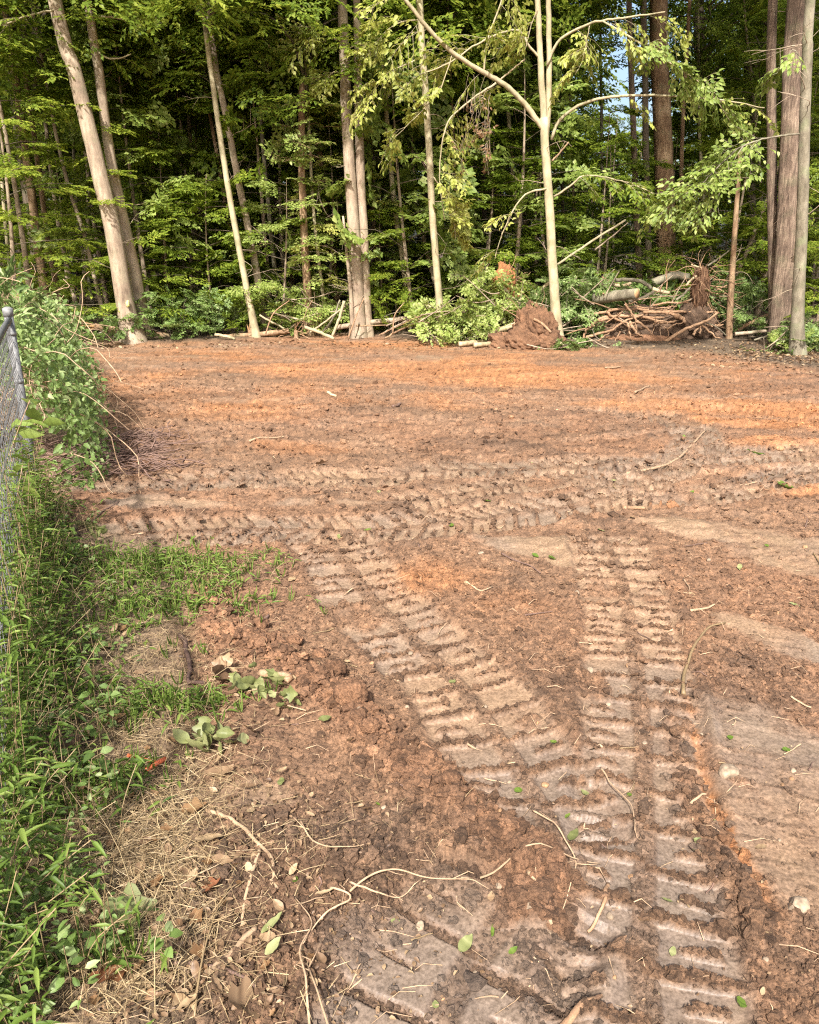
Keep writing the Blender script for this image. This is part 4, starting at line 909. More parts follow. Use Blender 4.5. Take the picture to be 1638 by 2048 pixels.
def lump(name, root, c, R, col, seed, amp=.35, matl='clod', flat_z=None, sub=ICO3, f=1.0):
    V, F = sub; V = V.copy(); r = np.random.default_rng(seed); k1, k2 = r.normal(size=(2, 3)) * 20
    nz = fbm(V[:, 0] * 2.2 * f + k1[0] + V[:, 2], V[:, 1] * 2.2 * f + k1[1] - V[:, 2] * 1.3, seed, 5, .65) - .5 + .6 * (fbm(V[:, 2] * 5 * f + k2[0], V[:, 0] * 5 * f + V[:, 1] * 3 + k2[1], seed + 3, 4, .7) - .5)
    fine = fbm(V[:, 0] * 11 + V[:, 2] * 7 + seed, V[:, 1] * 11 - V[:, 2] * 6, seed + 1, 4, .7) - .5
    P = V * (1 + 2 * amp * nz + .22 * fine)[:, None] * np.asarray(R)
    cc = np.asarray(col) * (1 + 1.5 * (fbm(V[:, 0] * 4 + V[:, 2] * 3, V[:, 1] * 4 - V[:, 2] * 2, seed + 9, 4, .7) - .5))[:, None]
    me = npmesh(name, P, F, {'soil': cc, 'smoothness': np.zeros(len(P))}); me.materials.append(M[matl])
    if root is None: o = add(name, me, None, None, c)
    else: o = add(name, me, None, root, np.asarray(c) - np.asarray(root.location))
    return o
# brown soil heap left of the forked tree
c = gp(1065, 697, 0); c[1] += .35
e = empty('soil_heap', (c[0], c[1], 0), 'heap of dark red brown earth beside the foot of the forked tree', 'soil heap')
lump('earth', e, c + [.05, .25, .0], (.42, .40, .66), C_RED * .8, 4, .42, sub=ICO5, f=.9); lump('earth', e, c + [-.05, -.05, -.05], (.66, .46, .38), C_RED * .78, 5, .36, sub=ICO5, f=1.0); lump('earth', e, c + [.15, .1, .2], (.35, .35, .4), C_RED * .7, 15, .36, sub=ICO5, f=1.0)
rootmass(e, c + [.05, .1, .5], .35, 10, .012, L=.5)
rod('root', None, None, pxs([(1067, 638), (1085, 648), (1102, 665)], c[1] - .25), .025, .02, 'root', root=e)
# orange root plate behind the leafy heap
c = at(1010, 562, 15.0)
e = empty('root_plate', (c[0], c[1], 0), 'upturned bright orange clay root plate behind the leafy brush heap', 'root plate')
lump('clay', e, c, (.22, .16, .34), C_ORANGE * 1.0, 6, .4); lump('clay', e, c - [0, 0, .45], (.3, .2, .3), C_ORANGE * .9, 16, .3); rootmass(e, c, .3, 14, .012, L=.45)
# upright dark root plate on the right pile
c = at(1400, 585, 14.7)
e = empty('root_plate', (c[0], c[1], 0), 'upright dark root plate bristling with roots on the right pile', 'root plate')
lump('earth', e, c, (.15, .15, .42), C_RED * .55, 7, .45); lump('earth', e, c - [.05, 0, .55], (.40, .35, .35), C_DARK * 1.2, 8, .4)
rootmass(e, c + [0, -.1, .1], .38, 36, .012, flat=1.2, L=.6); rootmass(e, c + [0, -.1, .35], .3, 20, .009, flat=1.2, L=.5)
# tangle of long roots in front
c = gp(1320, 690); c[1] += .8
e = empty('root_tangle', (c[0], c[1], 0), 'wide tangle of long bare roots on dark earth at right', 'root tangle')
Yt = c[1] - .1
lump('earth', e, c + [-.15, .3, .05], (1.15, .55, .52), C_DARK * 1.35, 9, .3); lump('earth', e, c + [.65, .2, .05], (.8, .5, .40), C_DARK * 1.5, 10, .35); lump('earth', e, c + [-.1, -.35, -.03], (.75, .35, .16), C_RED * .9, 12, .4)
o11 = lambda X: [(1140 + x / 3.29, 480 + y / 3.29) for x, y in X]
for L, w0, w1, dy in [([(190, 480), (350, 455), (600, 470), (800, 475), (980, 480)], 5, 4, -.2), ([(540, 430), (640, 415), (780, 415), (860, 450)], 4, 2, 0), ([(100, 640), (250, 600), (370, 530), (480, 490)], 5, 3, -.35), ([(110, 590), (200, 520), (300, 500), (500, 510), (620, 510)], 6, 3, -.3),
        ([(600, 700), (700, 620), (800, 570), (900, 530), (970, 480)], 7, 4, -.55), ([(380, 550), (400, 655)], 5, 2, -.45), ([(390, 540), (430, 600), (480, 640)], 6, 3, -.45), ([(440, 530), (500, 580), (555, 628)], 5, 2, -.45), ([(870, 560), (950, 630), (1000, 650)], 4, 2, -.5), ([(810, 625), (850, 565)], 5, 2, -.5), ([(860, 615), (858, 560)], 4, 2, -.52),
        ([(130, 495), (260, 470), (420, 440), (540, 450), (700, 440)], 4, 2, -.1), ([(600, 460), (720, 500), (840, 560)], 5, 2, -.2), ([(180, 530), (320, 500), (470, 505), (640, 545)], 7, 4, -.3), ([(480, 470), (640, 480), (760, 520), (800, 560)], 6, 3, -.25), ([(90, 645), (110, 590), (160, 560)], 4, 3, -.4), ([(240, 470), (300, 520), (380, 545), (460, 540)], 5, 3, -.35),
        ([(560, 530), (640, 545), (700, 530)], 7, 4, -.3), ([(690, 500), (740, 520), (760, 545)], 9, 5, -.3), ([(900, 560), (960, 565), (1010, 555)], 4, 2, -.4), ([(640, 590), (690, 555), (760, 540)], 3, 2, -.4), ([(150, 700), (200, 650), (260, 610)], 3, 2, -.5), ([(280, 680), (310, 640), (330, 600)], 3, 2, -.5), ([(700, 415), (820, 395), (900, 430), (960, 470)], 4, 3, 0), ([(360, 420), (420, 500), (440, 600)], 4, 2, -.4)]:
    rod('root', None, None, pxs(o11(L), Yt + dy), PW(w0, Yt) * 1.15, PW(w1, Yt), 'root', root=e, n=7, rough=.12, jit=.008)
rootmass(e, c + [.1, -.05, .35], .9, 46, .014, flat=.35, L=.8)
# leafy downed crowns
def brush(name, label, boxes, Y, n, matl, leaf=.07, L=.42, dy=.5, sticks=14):
    lb, tb = Bag(), Bag(); r = np.random.default_rng(n); x0 = at((boxes[0][0] + boxes[0][2]) / 2, boxes[0][3], Y); x0[2] = 0
    e = empty(name, x0, label, 'brush heap')
    wts = np.array([(b[2] - b[0]) * (b[3] - b[1]) for b in boxes], float); wts /= wts.sum()
    for k in range(n):
        b = boxes[r.choice(len(boxes), p=wts)]; cx, cy = (b[0] + b[2]) / 2, (b[1] + b[3]) / 2
        th, q = r.uniform(0, 6.28), math.sqrt(r.random()); px = cx + math.cos(th) * q * (b[2] - b[0]) / 2; py = cy + math.sin(th) * q * (b[3] - b[1]) / 2
        o = at(px, py, Y + r.uniform(-dy, dy) * math.sqrt(max(0, 1 - q * q)) + (690 - py) * .003); o[2] = max(o[2], .04); yaw = r.uniform(0, 6.28)
        put_spray(lb, tb if k % 3 == 0 else None, r, o - x0, (math.cos(yaw), math.sin(yaw), r.uniform(-.8, .5)), L * r.uniform(.6, 1.2), leaf, .6, .9, False, None, .3)
    add('leaves', lb.mesh('leaves'), M[matl], e)['kind'] = 'stuff'; add('twigs', tb.mesh('twigs'), M['pale'], e)['kind'] = 'stuff'
    for k in range(sticks):
        b = boxes[r.integers(len(boxes))]; p = at(r.uniform(b[0], b[2]), r.uniform(b[1], b[3]), Y - dy * .4); p[2] = max(p[2], .1); d = unit(np.array([r.normal(), r.normal() * .3, abs(r.normal()) * .7])) * r.uniform(.3, .8)
        rod('branch', None, None, [p - d / 2, p + r.normal(size=3) * .04, p + d / 2], .012, .006, 'pale', root=e, n=5)
brush('brush_heap', 'sunlit heap of downed leafy branches between the pale straight tree and the soil heap', [(840, 610, 960, 690), (880, 580, 1030, 680), (930, 520, 1010, 640), (850, 600, 900, 690)], 14.3, 190, 'brush')
brush('brush_heap', 'leafy branches heaped behind the foot of the forked tree', [(1050, 555, 1180, 690), (1120, 530, 1230, 640), (1030, 590, 1110, 640)], 14.6, 150, 'vine')
brush('brush_heap', 'leafy branches under the sawn log on the right pile', [(1150, 590, 1260, 690), (1180, 560, 1370, 615), (1140, 620, 1200, 700)], 15.1, 150, 'vine')
brush('brush_heap', 'leafy branches hanging right of the upright root plate', [(1415, 540, 1500, 640), (1400, 560, 1450, 620)], 14.9, 60, 'vine', sticks=6)
brush('brush_heap', 'low leafy brush at the foot of the right edge trunks', [(1470, 680, 1638, 735), (1560, 640, 1650, 730)], 12.7, 60, 'vine', .06, .3, .5, 8)
brush('brush_heap', 'scattered leafy sprigs round the foot of the forked tree', [(1080, 690, 1220, 704)], 13.4, 40, 'vine', .055, .22, .3, 4)
brush('brush_heap', 'thin leafy branches among the sticks left of the centre twins', [(540, 590, 690, 665)], 15.3, 60, 'brush', .065, .4, .4, 12)
for px, Y, s, lab in [(500, 14.9, 10, 'short splintered stub at the foot of the straight sunlit leaning trunk'), (592, 14.8, 13, 'clump of torn roots at the end of the long brown log')]:
    b = at(px, 664, Y); b[2] = 0; e = empty('broken_stub', b, lab, 'stump'); rod('bark', None, None, [b - [0, 0, .05], b + [0, 0, .18]], .05, .04, 'rust', root=e); splinter(e, b + [0, 0, .15], np.array([0, 0, 1.0]), .045, .25, 5)
    if px > 550: rootmass(e, b + [0, -.05, .12], .22, 16, .012, 'root', L=.4)

for k in range(60):
    px, py = (rd.uniform(1130, 1450), rd.uniform(560, 680)) if k < 40 else (rd.uniform(540, 860), rd.uniform(630, 675)); Yk = rd.uniform(14.2, 15.2); p = at(px, py, Yk); p[2] = max(p[2], .06); l = rd.uniform(.25, .9); d = unit(np.array([rd.normal(), rd.normal() * .4, rd.normal() * .45])) * l / 2
    r0_ = rd.uniform(.006, .017); P = np.array([p - d, p + rd.normal(size=3) * .03, p + d]); P[:, 2] = np.maximum(P[:, 2], .03)
    rod('stick', 'loose broken stick jumbled in the right brush pile' if k < 40 else 'loose broken stick among the fallen logs left of the brush heap', 'stick', P, r0_, r0_ * .5, ['pale', 'root', 'olive', 'rust'][k % 4], 'sticks in the right brush pile' if k < 40 else 'sticks among the fallen logs', n=6)
# ------------------------------------------------------------------ chain link fence and the vine thicket
P1, P2 = np.array([-0.965, 1.36]), np.array([-2.52, 5.0])
FH = 1.16
fz1, fz2 = float(hz(*P1)[0]), float(hz(*P2)[0])
fe = empty('chain_link_fence', (P2[0], P2[1], fz2), 'weathered grey chain link fence running along the left side, overgrown', 'fence')
def post(p, z, lean=(0, 0)):
    V, T3, Q4 = tube([(p[0], p[1], z - .3), (p[0] + lean[0] * .5, p[1] + lean[1] * .5, z + FH * .5), (p[0] + lean[0], p[1] + lean[1], z + FH + .02)], [.027] * 3, 14)
    o = add('post', npmesh('post', V - np.array(fe.location), [T3, Q4]), M['galv'], fe)
    V, T3, Q4 = tube([(p[0] + lean[0], p[1] + lean[1], z + FH + .0), (p[0] + lean[0], p[1] + lean[1], z + FH + .05), (p[0] + lean[0], p[1] + lean[1], z + FH + .06)], [.031, .031, .012], 14)
    add('cap', npmesh('cap', V - np.array(fe.location), [T3, Q4]), M['galv'], o)
    for q in (.12, .38, .64, .9):
        V, T3, Q4 = tube([(p[0] + lean[0] * q, p[1] + lean[1] * q, z + FH * q), (p[0] + lean[0] * q, p[1] + lean[1] * q, z + FH * q + .025)], [.030] * 2, 14); add('band', npmesh('band', V - np.array(fe.location), [T3, Q4]), M['galv'], o)
post(P1, fz1); post(P2, fz2, (.0, 0))
fd = P2 - P1; fl = np.linalg.norm(fd); fd = fd / fl; fn = np.array([-fd[1], fd[0]])
fb = Bag(); step = .052; nz = int(FH / step)
for k in range(int(fl / step)):
    s0 = k * step + .03; zz = np.arange(nz + 1) * step + .02
    ss = s0 + np.where(np.arange(nz + 1) % 2 == k % 2, 0, step); off = np.where(np.arange(nz + 1) % 2 == 0, .003, -.003)
    P = np.stack([P1[0] + fd[0] * ss + fn[0] * off, P1[1] + fd[1] * ss + fn[1] * off, fz1 + (fz2 - fz1) * ss / fl + zz], 1)
    fb.tube(P, .0021, 3, cap=False)
fm = fb.mesh('wire_mesh'); fm.transform(__import__('mathutils').Matrix.Translation(-fe.location))
tag(add('wire_mesh', fm, M['galv'], fe), None, None, None, 'stuff')
for z in (FH - .02, ):
    V, T3, Q4 = tube([(*P1, fz1 + z), (*(P2), fz2 + z)], [.019] * 2, 10); add('top_rail', npmesh('top_rail', V - np.array(fe.location), [T3, Q4]), M['galv'], fe)
rv = np.random.default_rng(31)
AX = np.array([(-2.98, 5.5, 1.20), (-3.2, 6.2, 1.30), (-3.5, 7.0, 1.2), (-3.95, 8.1, 1.05), (-4.6, 9.5, .95), (-5.3, 11, .95), (-6.1, 12.6, 1.0)])
def thicket_pt(n, shell=True):
    t = rv.random(n) ** 1.35 * (len(AX) - 1); i = np.minimum(t.astype(int), len(AX) - 2); f = (t - i)[:, None]; a = AX[i] * (1 - f) + AX[i + 1] * f
    th = rv.uniform(-.25, math.pi * 1.0, n); lump_ = .75 + .5 * fbm(a[:, 1] * 1.3 + np.cos(th), th * 1.5, 7, 3)
    q = (1 - .45 * rv.random(n) ** 2) * lump_; wid = .74
    d = np.stack([np.cos(th) * .93, -np.cos(th) * .36, np.sin(th) * .9], 1)
    P = np.stack([a[:, 0] + np.cos(th) * wid * q, a[:, 1] - np.cos(th) * .25 * q + rv.normal(size=n) * .1, np.clip(a[:, 2] * (np.maximum(np.sin(th), 0) ** .7) * np.minimum(q, 1.08) + .06 * rv.random(n), .03, None)], 1)
    return P, d
te = empty('vine_thicket', (AX[1][0], AX[1][1], 0), 'sprawling pale green vine thicket heaped over the end of the fence', 'vines')
lb, tb = Bag(), Bag()
P, d = thicket_pt(15000); N = unit(d + rv.normal(size=P.shape) * .55 + [0, -.1, .4]); D = unit(rv.normal(size=P.shape) + [.3, -.4, -.5])
s = rv.uniform(.032, .07, len(P)); leaves(lb, P - np.array(te.location), D, N, s, s * .58, np.clip(rv.normal(.5, .2, len(P)) + .12 * (P[:, 2] - .6), 0, 1), True)  # leaf colour pales with height, painting in the light on the mound's top
for k in range(220):
    Q, dq = thicket_pt(1); o = Q[0]; c = [o]; v = unit(rv.normal(size=3) * [1, 1, .4])
    for j in range(5): v = unit(v + rv.normal(size=3) * .4 + [0, 0, -.15]); c.append(c[-1] + v * .14)
    c = np.array(c); c[:, 2] = np.maximum(c[:, 2], .02); tb.tube(spline(c, 10) - np.array(te.location), rv.uniform(.002, .005), 3, cap=False)
add('leaves', lb.mesh('leaves'), M['vine'], te)['kind'] = 'stuff'; add('stems', tb.mesh('stems'), M['twig'], te)['kind'] = 'stuff'
# dead stems raked out at the foot of the thicket
db = Bag()
for k in range(300):
    o = gp(rv.uniform(70, 300), rv.uniform(880, 960)); o[2] = float(hz(o[0], o[1])[0]) + .02; a = rv.normal() * .7; L = rv.uniform(.15, .7)
    c = [o]; 
    for j in range(4): a += rv.normal() * .75; c.append(c[-1] + np.array([math.cos(a), math.sin(a) * .6, rv.normal() * .3]) * L / 4)
    c = np.array(c); c[:, 2] = np.maximum(c[:, 2], float(hz(o[0], o[1])[0]) + .005); db.tube(spline(c, 9), rv.uniform(.002, .006), 4, cap=False)
dm = add('dead_stems', db.mesh('dead_stems'), M['darktwig']); tag(dm, 'tangle of dry dead vine stems raked out below the vine thicket', 'dead stems', None, 'stuff')
# tall sprigs above the thicket
for k, (px, py, Y, Ls) in enumerate([(20, 600, 5.9, .4), (45, 615, 6.2, .35), (80, 640, 6.8, .35), (10, 640, 5.7, .3)]):
    lb, tb = Bag(), Bag(); o = at(px, py + 30, Y); e = empty('leafy_sprig', o, ['tallest pale sprig at the left edge above the vine thicket', 'second upright sprig on top of the vine thicket', 'short sprig at the right shoulder of the vine thicket', 'low sprig behind the fence post cap'][k], 'sprig')
    for j in range(5): put_spray(lb, tb, rv, np.array([0, 0, .03 * j]), (rv.normal() * .5, rv.normal() * .5, .9), Ls * .6, .075, .35, .8, True, None, .6)
    add('leaves', lb.mesh('leaves'), M['vine'], e)['kind'] = 'stuff'; add('stem', tb.mesh('stem'), M['twig'], e)
# near bright sprigs growing through the wire: every leaf its own part
LM = npmesh('leaf', LEAF6_V * [1, .52, 1], LEAF6_F, {'rnd': np.full(8, .75)}); LM.materials.append(M['stilt'])
def sprig(label, px, Y, n, leaf):
    P = spline(np.array([at(x, y, Y) for x, y in px]), n); b = P[0]; e = empty('climbing_sprig', b, label, 'sprig')
    V, T3, Q4 = tube(P - b, np.linspace(.004, .002, n), 5); add('stem', npmesh('stem', V, [T3, Q4]), M['twig'], e)
    for k in range(1, n):
        for s in (-1, 1):
            if rv.random() < .12: continue
            o = add('leaf', LM, None, e, P[k] - b); sz_ = leaf * rv.uniform(.7, 1.2); o.scale = (sz_,) * 3
            o.rotation_euler = (rv.normal() * .5 - .5, rv.uniform(-.2, .6), (0.2 if s > 0 else math.pi - .2) + rv.normal() * .5)
sprig('bright green climbing sprig in front of the fence wire, upper one', [(-30, 1010), (10, 930), (40, 850), (60, 800)], 3.9, 11, .12)
sprig('bright green climbing sprig at the left edge with broad leaves, below the other', [(-40, 1150), (0, 1080), (30, 1010), (45, 930)], 3.5, 12, .12)
sprig('bright green sprig at the left edge low on the fence', [(-60, 1330), (-10, 1250), (20, 1180), (40, 1110)], 3.0, 10, .10)
sprig('horizontal bright green sprig reaching past the fence post', [(-20, 850), (20, 860), (60, 850), (85, 845)], 4.2, 7, .11)
# ------------------------------------------------------------------ verge: stiltgrass, low grass, straw
def stilt(bag, sbag, r, o, Hh, n, leaf, lean):
    P = np.array([o, o + [lean[0] * .3, lean[1] * .3, Hh * .5], o + [lean[0], lean[1], Hh * .95]]); Q = spline(P, n + 1)
    sbag.tube(Q[::2] if n > 5 else Q, .0016, 3, cap=False)
    k = np.arange(1, n + 1); az = r.uniform(0, 6.28) + k * 2.6 + r.normal(size=n) * .5
    D = np.stack([np.cos(az), np.sin(az), r.uniform(-.35, .45, n)], 1); N = unit(np.stack([-D[:, 0] * .3, -D[:, 1] * .3, np.ones(n)], 1) + r.normal(size=(n, 3)) * .25)
    L = leaf * r.uniform(.6, 1.25, n); leaves(bag, Q[1:], D, N, L, L * .2, np.clip(r.normal(.5, .2, n) + .12 * (k / n - .5), 0, 1), True, .9)
rg = np.random.default_rng(41); lb, sb = Bag(), Bag(); cnt = 0
def fence_x(y): return np.interp(y, [P1[1], P2[1]], [P1[0], P2[0]])
pts = []
while cnt < 500:
    y = 1.15 + 3.6 * rg.random() ** 1.2; x = fence_x(y) + .02 + abs(rg.normal()) * ((.10 if y < 2.3 else .13) if rg.random() < .9 else .22) - .14 * rg.random()
    pts.append((x, y)); cnt += 1
pts = np.array(pts); zz = hz(pts[:, 0], pts[:, 1])
for (x, y), z in zip(pts, zz):
    near = math.exp(-((x - fence_x(y)) / .3) ** 2); Hh = rg.uniform(.06, .14) + .30 * near * rg.random()
    if y > 3.8: Hh *= .75
    stilt(lb, sb, rg, np.array([x, y, z]), Hh, int(5 + Hh * 30), rg.uniform(.035, .07), rg.normal(size=2) * .07 + [.05, -.02])
for k in range(230):
    y = 1.7 + 3.0 * rg.random() ** .8; x = fence_x(y) + rg.uniform(-.10, .09); stilt(lb, sb, rg, np.array([x, y, float(0)]), rg.uniform(.35, .75) * (1 if y < 4 else .8), int(rg.integers(14, 24)), rg.uniform(.045, .075), rg.normal(size=2) * .06 + [.01, -.02])
tag(add('stiltgrass', lb.mesh('stiltgrass'), M['stilt']), 'lush bright green narrow leaved weeds along the foot of the fence', 'weeds', None, 'stuff')
tag(add('stiltgrass_stems', sb.mesh('stiltgrass_stems'), M['straw']), 'thin stems of the green weeds along the fence', 'weed stems', None, 'stuff')
# broad leaved weeds and dead stalks mixed in
bb, dbg = Bag(), Bag()
for k in range(150):
    y = 1.2 + 3.3 * rg.random(); x = fence_x(y) + .05 + abs(rg.normal()) * .17; z = 0.0; n = int(rg.integers(5, 11)); az = rg.uniform(0, 6.28, n)
    hh = rg.uniform(.04, .22); D = np.stack([np.cos(az), np.sin(az), rg.uniform(-.3, .4, n)], 1); N = unit(rg.normal(size=(n, 3)) * .4 + [0, 0, 1]); L = rg.uniform(.018, .042) * rg.uniform(.7, 1.2, n)
    O = np.stack([np.full(n, x), np.full(n, y), z + hh * rg.uniform(.4, 1, n)], 1) + D * .01; leaves(bb, O, D, N, L, L * rg.uniform(.5, .8), np.clip(rg.normal(.4, .25, n), 0, 1), True, 1.1)
    dbg.tube([(x, y, 0), (x + .005, y, hh * .5), (x, y + .005, hh)], .0015, 3, cap=False)
for k in range(160):
    y = 1.2 + 3.4 * rg.random(); x = fence_x(y) + abs(rg.normal()) * .2; a = rg.uniform(0, 6.28); q = rg.uniform(.05, .22); hh = rg.uniform(.08, .4)
    dbg.tube(spline(np.array([(x, y, 0), (x + math.cos(a) * q * .4, y + math.sin(a) * q * .4, hh * .7), (x + math.cos(a) * q, y + math.sin(a) * q, hh * rg.uniform(.5, 1.1))]), 6), np.linspace(.0018, .0008, 6), 3, cap=False, rnd=rg.random())
tag(add('broadleaf_weeds', bb.mesh('broadleaf_weeds'), M['vine']), 'darker broad leaved weeds mixed among the narrow leaved ones', 'weeds', None, 'stuff')
tag(add('dead_stalks', dbg.mesh('dead_stalks'), M['straw']), 'dry bent stalks standing among the weeds by the fence', 'stalks', None, 'stuff')
# low grass patches
gb, gs = Bag(), Bag()
def patch(n, px, py, rx, ry, hmax):
    c = gp(px, py)
    xy = np.stack([c[0] + rg.normal(size=n) * rx, c[1] + rg.normal(size=n) * ry], 1); z = hz(xy[:, 0], xy[:, 1])
    for (x, y), q in zip(xy, z):
        if rg.random() < .55: stilt(gb, gs, rg, np.array([x, y, q]), rg.uniform(.03, hmax), int(rg.integers(3, 7)), .05, rg.normal(size=2) * .04)
        else:
            k = 4; az = rg.uniform(0, 6.28, k); D = np.stack([np.cos(az) * .5, np.sin(az) * .5, np.ones(k)], 1); L = rg.uniform(.04, .09, k)
            leaves(gb, np.tile([x, y, q], (k, 1)), D, np.stack([np.cos(az), np.sin(az), np.full(k, -.3)], 1), L, L * .07, rg.uniform(.3, .9, k), True, .8)
patch(300, 300, 1155, .30, .18, .08); patch(170, 340, 1220, .22, .10, .07); patch(50, 230, 1270, .22, .12, .07); patch(70, 290, 1420, .12, .08, .07); patch(60, 380, 1420, .12, .05, .06); patch(40, 180, 1380, .12, .12, .08); patch(60, 240, 1560, .10, .06, .07); patch(60, 110, 1600, .12, .1, .1); patch(30, 190, 1900, .08, .05, .07); patch(60, 200, 1130, .2, .12, .10)
patch(120, 360, 1130, .3, .1, .07)
tag(add('low_grass', gb.mesh('low_grass'), M['stilt']), 'patches of short bright green grass left of the earth ridge', 'grass', None, 'stuff')
tag(add('low_grass_stems', gs.mesh('low_grass_stems'), M['straw']), 'fine stems in the short green grass', 'grass stems', None, 'stuff')
# straw
BL_V = np.array([[0, .5, 0], [0, -.5, 0], [.33, .45, .12], [.33, -.45, .12], [.67, .35, .10], [.67, -.35, .10], [1, 0, 0]]); BL_F = np.array([[0, 1, 3], [0, 3, 2], [2, 3, 5], [2, 5, 4], [4, 5, 6]])
wb = Bag()
def straw(n, px, py, rx, ry):
    n = int(n * .75); c = gp(px, py); xy = np.stack([c[0] + rg.normal(size=n) * rx, c[1] + rg.normal(size=n) * ry], 1); z = hz(xy[:, 0], xy[:, 1])
    az = rg.uniform(0, 6.28, n); D = np.stack([np.cos(az), np.sin(az), rg.normal(size=n) * .22], 1); N = unit(rg.normal(size=(n, 3)) * .6 + [0, 0, 1])
    X, Y, Z = frames(D, N); L = rg.uniform(.02, .11, n); V, F = inst(BL_V, BL_F, np.stack([xy[:, 0], xy[:, 1], z + rg.uniform(.002, .03, n)], 1), X, Y, Z, L, rg.uniform(.0009, .0022, n), L * rg.normal(size=n))
    wb.add(V, F, None, np.repeat(np.clip(rg.normal(.55, .25, n), 0, 1), 7))
for a in [(2000, 290, 1330, .22, .2), (1500, 250, 1480, .15, .13), (2600, 260, 1640, .13, .14), (1700, 270, 1740, .12, .10), (1100, 220, 1840, .12, .09), (450, 400, 1460, .14, .1), (500, 200, 1280, .2, .2), (1000, 250, 1950, .14, .08), (350, 420, 1580, .12, .08), (600, 350, 1140, .3, .08), (450, 370, 1860, .09, .08), (260, 520, 1720, .12, .10), (400, 120, 1700, .10, .2), (160, 640, 1650, .2, .1), (200, 480, 1960, .12, .06)]: straw(*a)
tag(add('dry_straw', wb.mesh('dry_straw'), M['straw']), 'matted dry yellow straw over the left foreground', 'straw', None, 'stuff')
# ------------------------------------------------------------------ clods and crumbs on the mud
rc = np.random.default_rng(51)
def scatter_clods(n, ymin, ymax, size, tmpl, weight, name, label, sink=.25, px_lo=-.62, px_hi=.62, flat=.75, dark=1.0, power=1.8):
    n4 = n * (4 if n > 4000 else 12); y = ymin + (ymax - ymin) * rc.random(n4) ** power; x = (rc.uniform(px_lo, px_hi, n4)) * (.95 * y + .6)
    T = terrain(x, y); wgt = weight(T, x, y); k = rc.random(n4) < wgt; idx = np.nonzero(k)[0][:n]
    x, y = x[idx], y[idx]; s = size(len(idx), T, idx); s = np.minimum(s, np.median(s) * 2.6)
    X, Y, Z = randrot(len(idx), rc); bag = Bag()
    tv, tf = tmpl
    for v in range(4):
        q = np.arange(len(idx)) % 4 == v; m = q.sum()
        tv2 = tv * (1 + .95 * (rc.random(len(tv)) - .5))[:, None]
        V, F = inst(tv2, tf, np.zeros((m, 3)), X[q], Y[q], Z[q], s[q], s[q] * rc.uniform(.6, 1, m), s[q] * rc.uniform(.6, 1, m))
        V = V.reshape(m, -1, 3); V[:, :, 2] *= flat; V += np.stack([x[q], y[q], T['h'][idx][q] + s[q] * (flat - sink * 2) * .6], 1)[:, None]
        cc = T['c'][idx][q] * rc.uniform(.65, 1.35, (m, 1)) * dark
        bag.add(V.reshape(-1, 3), F, None, None, np.repeat(cc, len(tv), 0))
    me = bag.mesh(name, smooth=False); me.materials.append(M['clod'])
    return tag(add(name, me, None), label, 'soil', None, 'stuff')
OCT = (np.array([[1, 0, 0], [-1, 0, 0], [0, 1, 0], [0, -1, 0], [0, 0, 1], [0, 0, -1.]]), np.array([[0, 2, 4], [2, 1, 4], [1, 3, 4], [3, 0, 4], [2, 0, 5], [1, 2, 5], [3, 1, 5], [0, 3, 5]]))
wR = lambda T, x, y: np.clip(T['R'] * .55 + T['rid'] * .7, 0, 1) * (1 - .85 * T['S']) * (1 - .5 * T['verge'])
wT = lambda T, x, y: T['rid'] * .9
scatter_clods(42000, .95, 4.4, lambda n, T, i: rc.lognormal(math.log(.0046), .5, n), OCT, wR, 'soil_crumbs', 'fine loose crumbs of soil over the near mud')
scatter_clods(16000, .95, 3.8, lambda n, T, i: rc.lognormal(math.log(.0055), .5, n), OCT, wT, 'soil_crumbs', 'crumbled bars of soil between the pads of the track prints')
scatter_clods(900, 1.1, 3, lambda n, T, i: rc.lognormal(math.log(.011), .5, n), ICO1, lambda T, x, y: T['slot'] * .6, 'slot_clods', 'dark clods thrown up along the raw slot right of the tracks', .2, .1, .6, dark=.85)
scatter_clods(20000, 2.6, 10, lambda n, T, i: rc.lognormal(math.log(.0085), .45, n), OCT, wR, 'soil_crumbs', 'loose crumbs of soil over the middle of the clearing', power=1.4)
scatter_clods(1900, .95, 5, lambda n, T, i: rc.lognormal(math.log(.011), .4, n), ICO1, wR, 'soil_clods', 'small clods of soil strewn between the track prints')
scatter_clods(1300, 4, 13, lambda n, T, i: rc.lognormal(math.log(.02), .4, n), ICO0, wR, 'soil_clods', 'small clods strewn over the far mud', power=1.2)
scatter_clods(2600, 1.1, 4.1, lambda n, T, i: rc.lognormal(math.log(.011), .6, n), ICO1, lambda T, x, y: np.clip(T['berm'] * 1.5, 0, 1) ** 2, 'ridge_clods', 'crumbling red brown clods heaped in the ridge between grass and tracks', .1, -.45, .3)
scatter_clods(4500, 1.1, 4.1, lambda n, T, i: rc.lognormal(math.log(.006), .4, n), ICO0, lambda T, x, y: np.clip(T['berm'] * 1.6, 0, 1), 'ridge_crumbs', 'fine red brown crumbs on the ridge between grass and tracks', .1, -.45, .3)
scatter_clods(2500, 1.0, 2.4, lambda n, T, i: rc.lognormal(math.log(.007), .5, n), ICO1, lambda T, x, y: T['churn'] * .8, 'churned_clods', 'dark clods in the churned earth at the lower left', .2, -.6, .3, dark=.9)
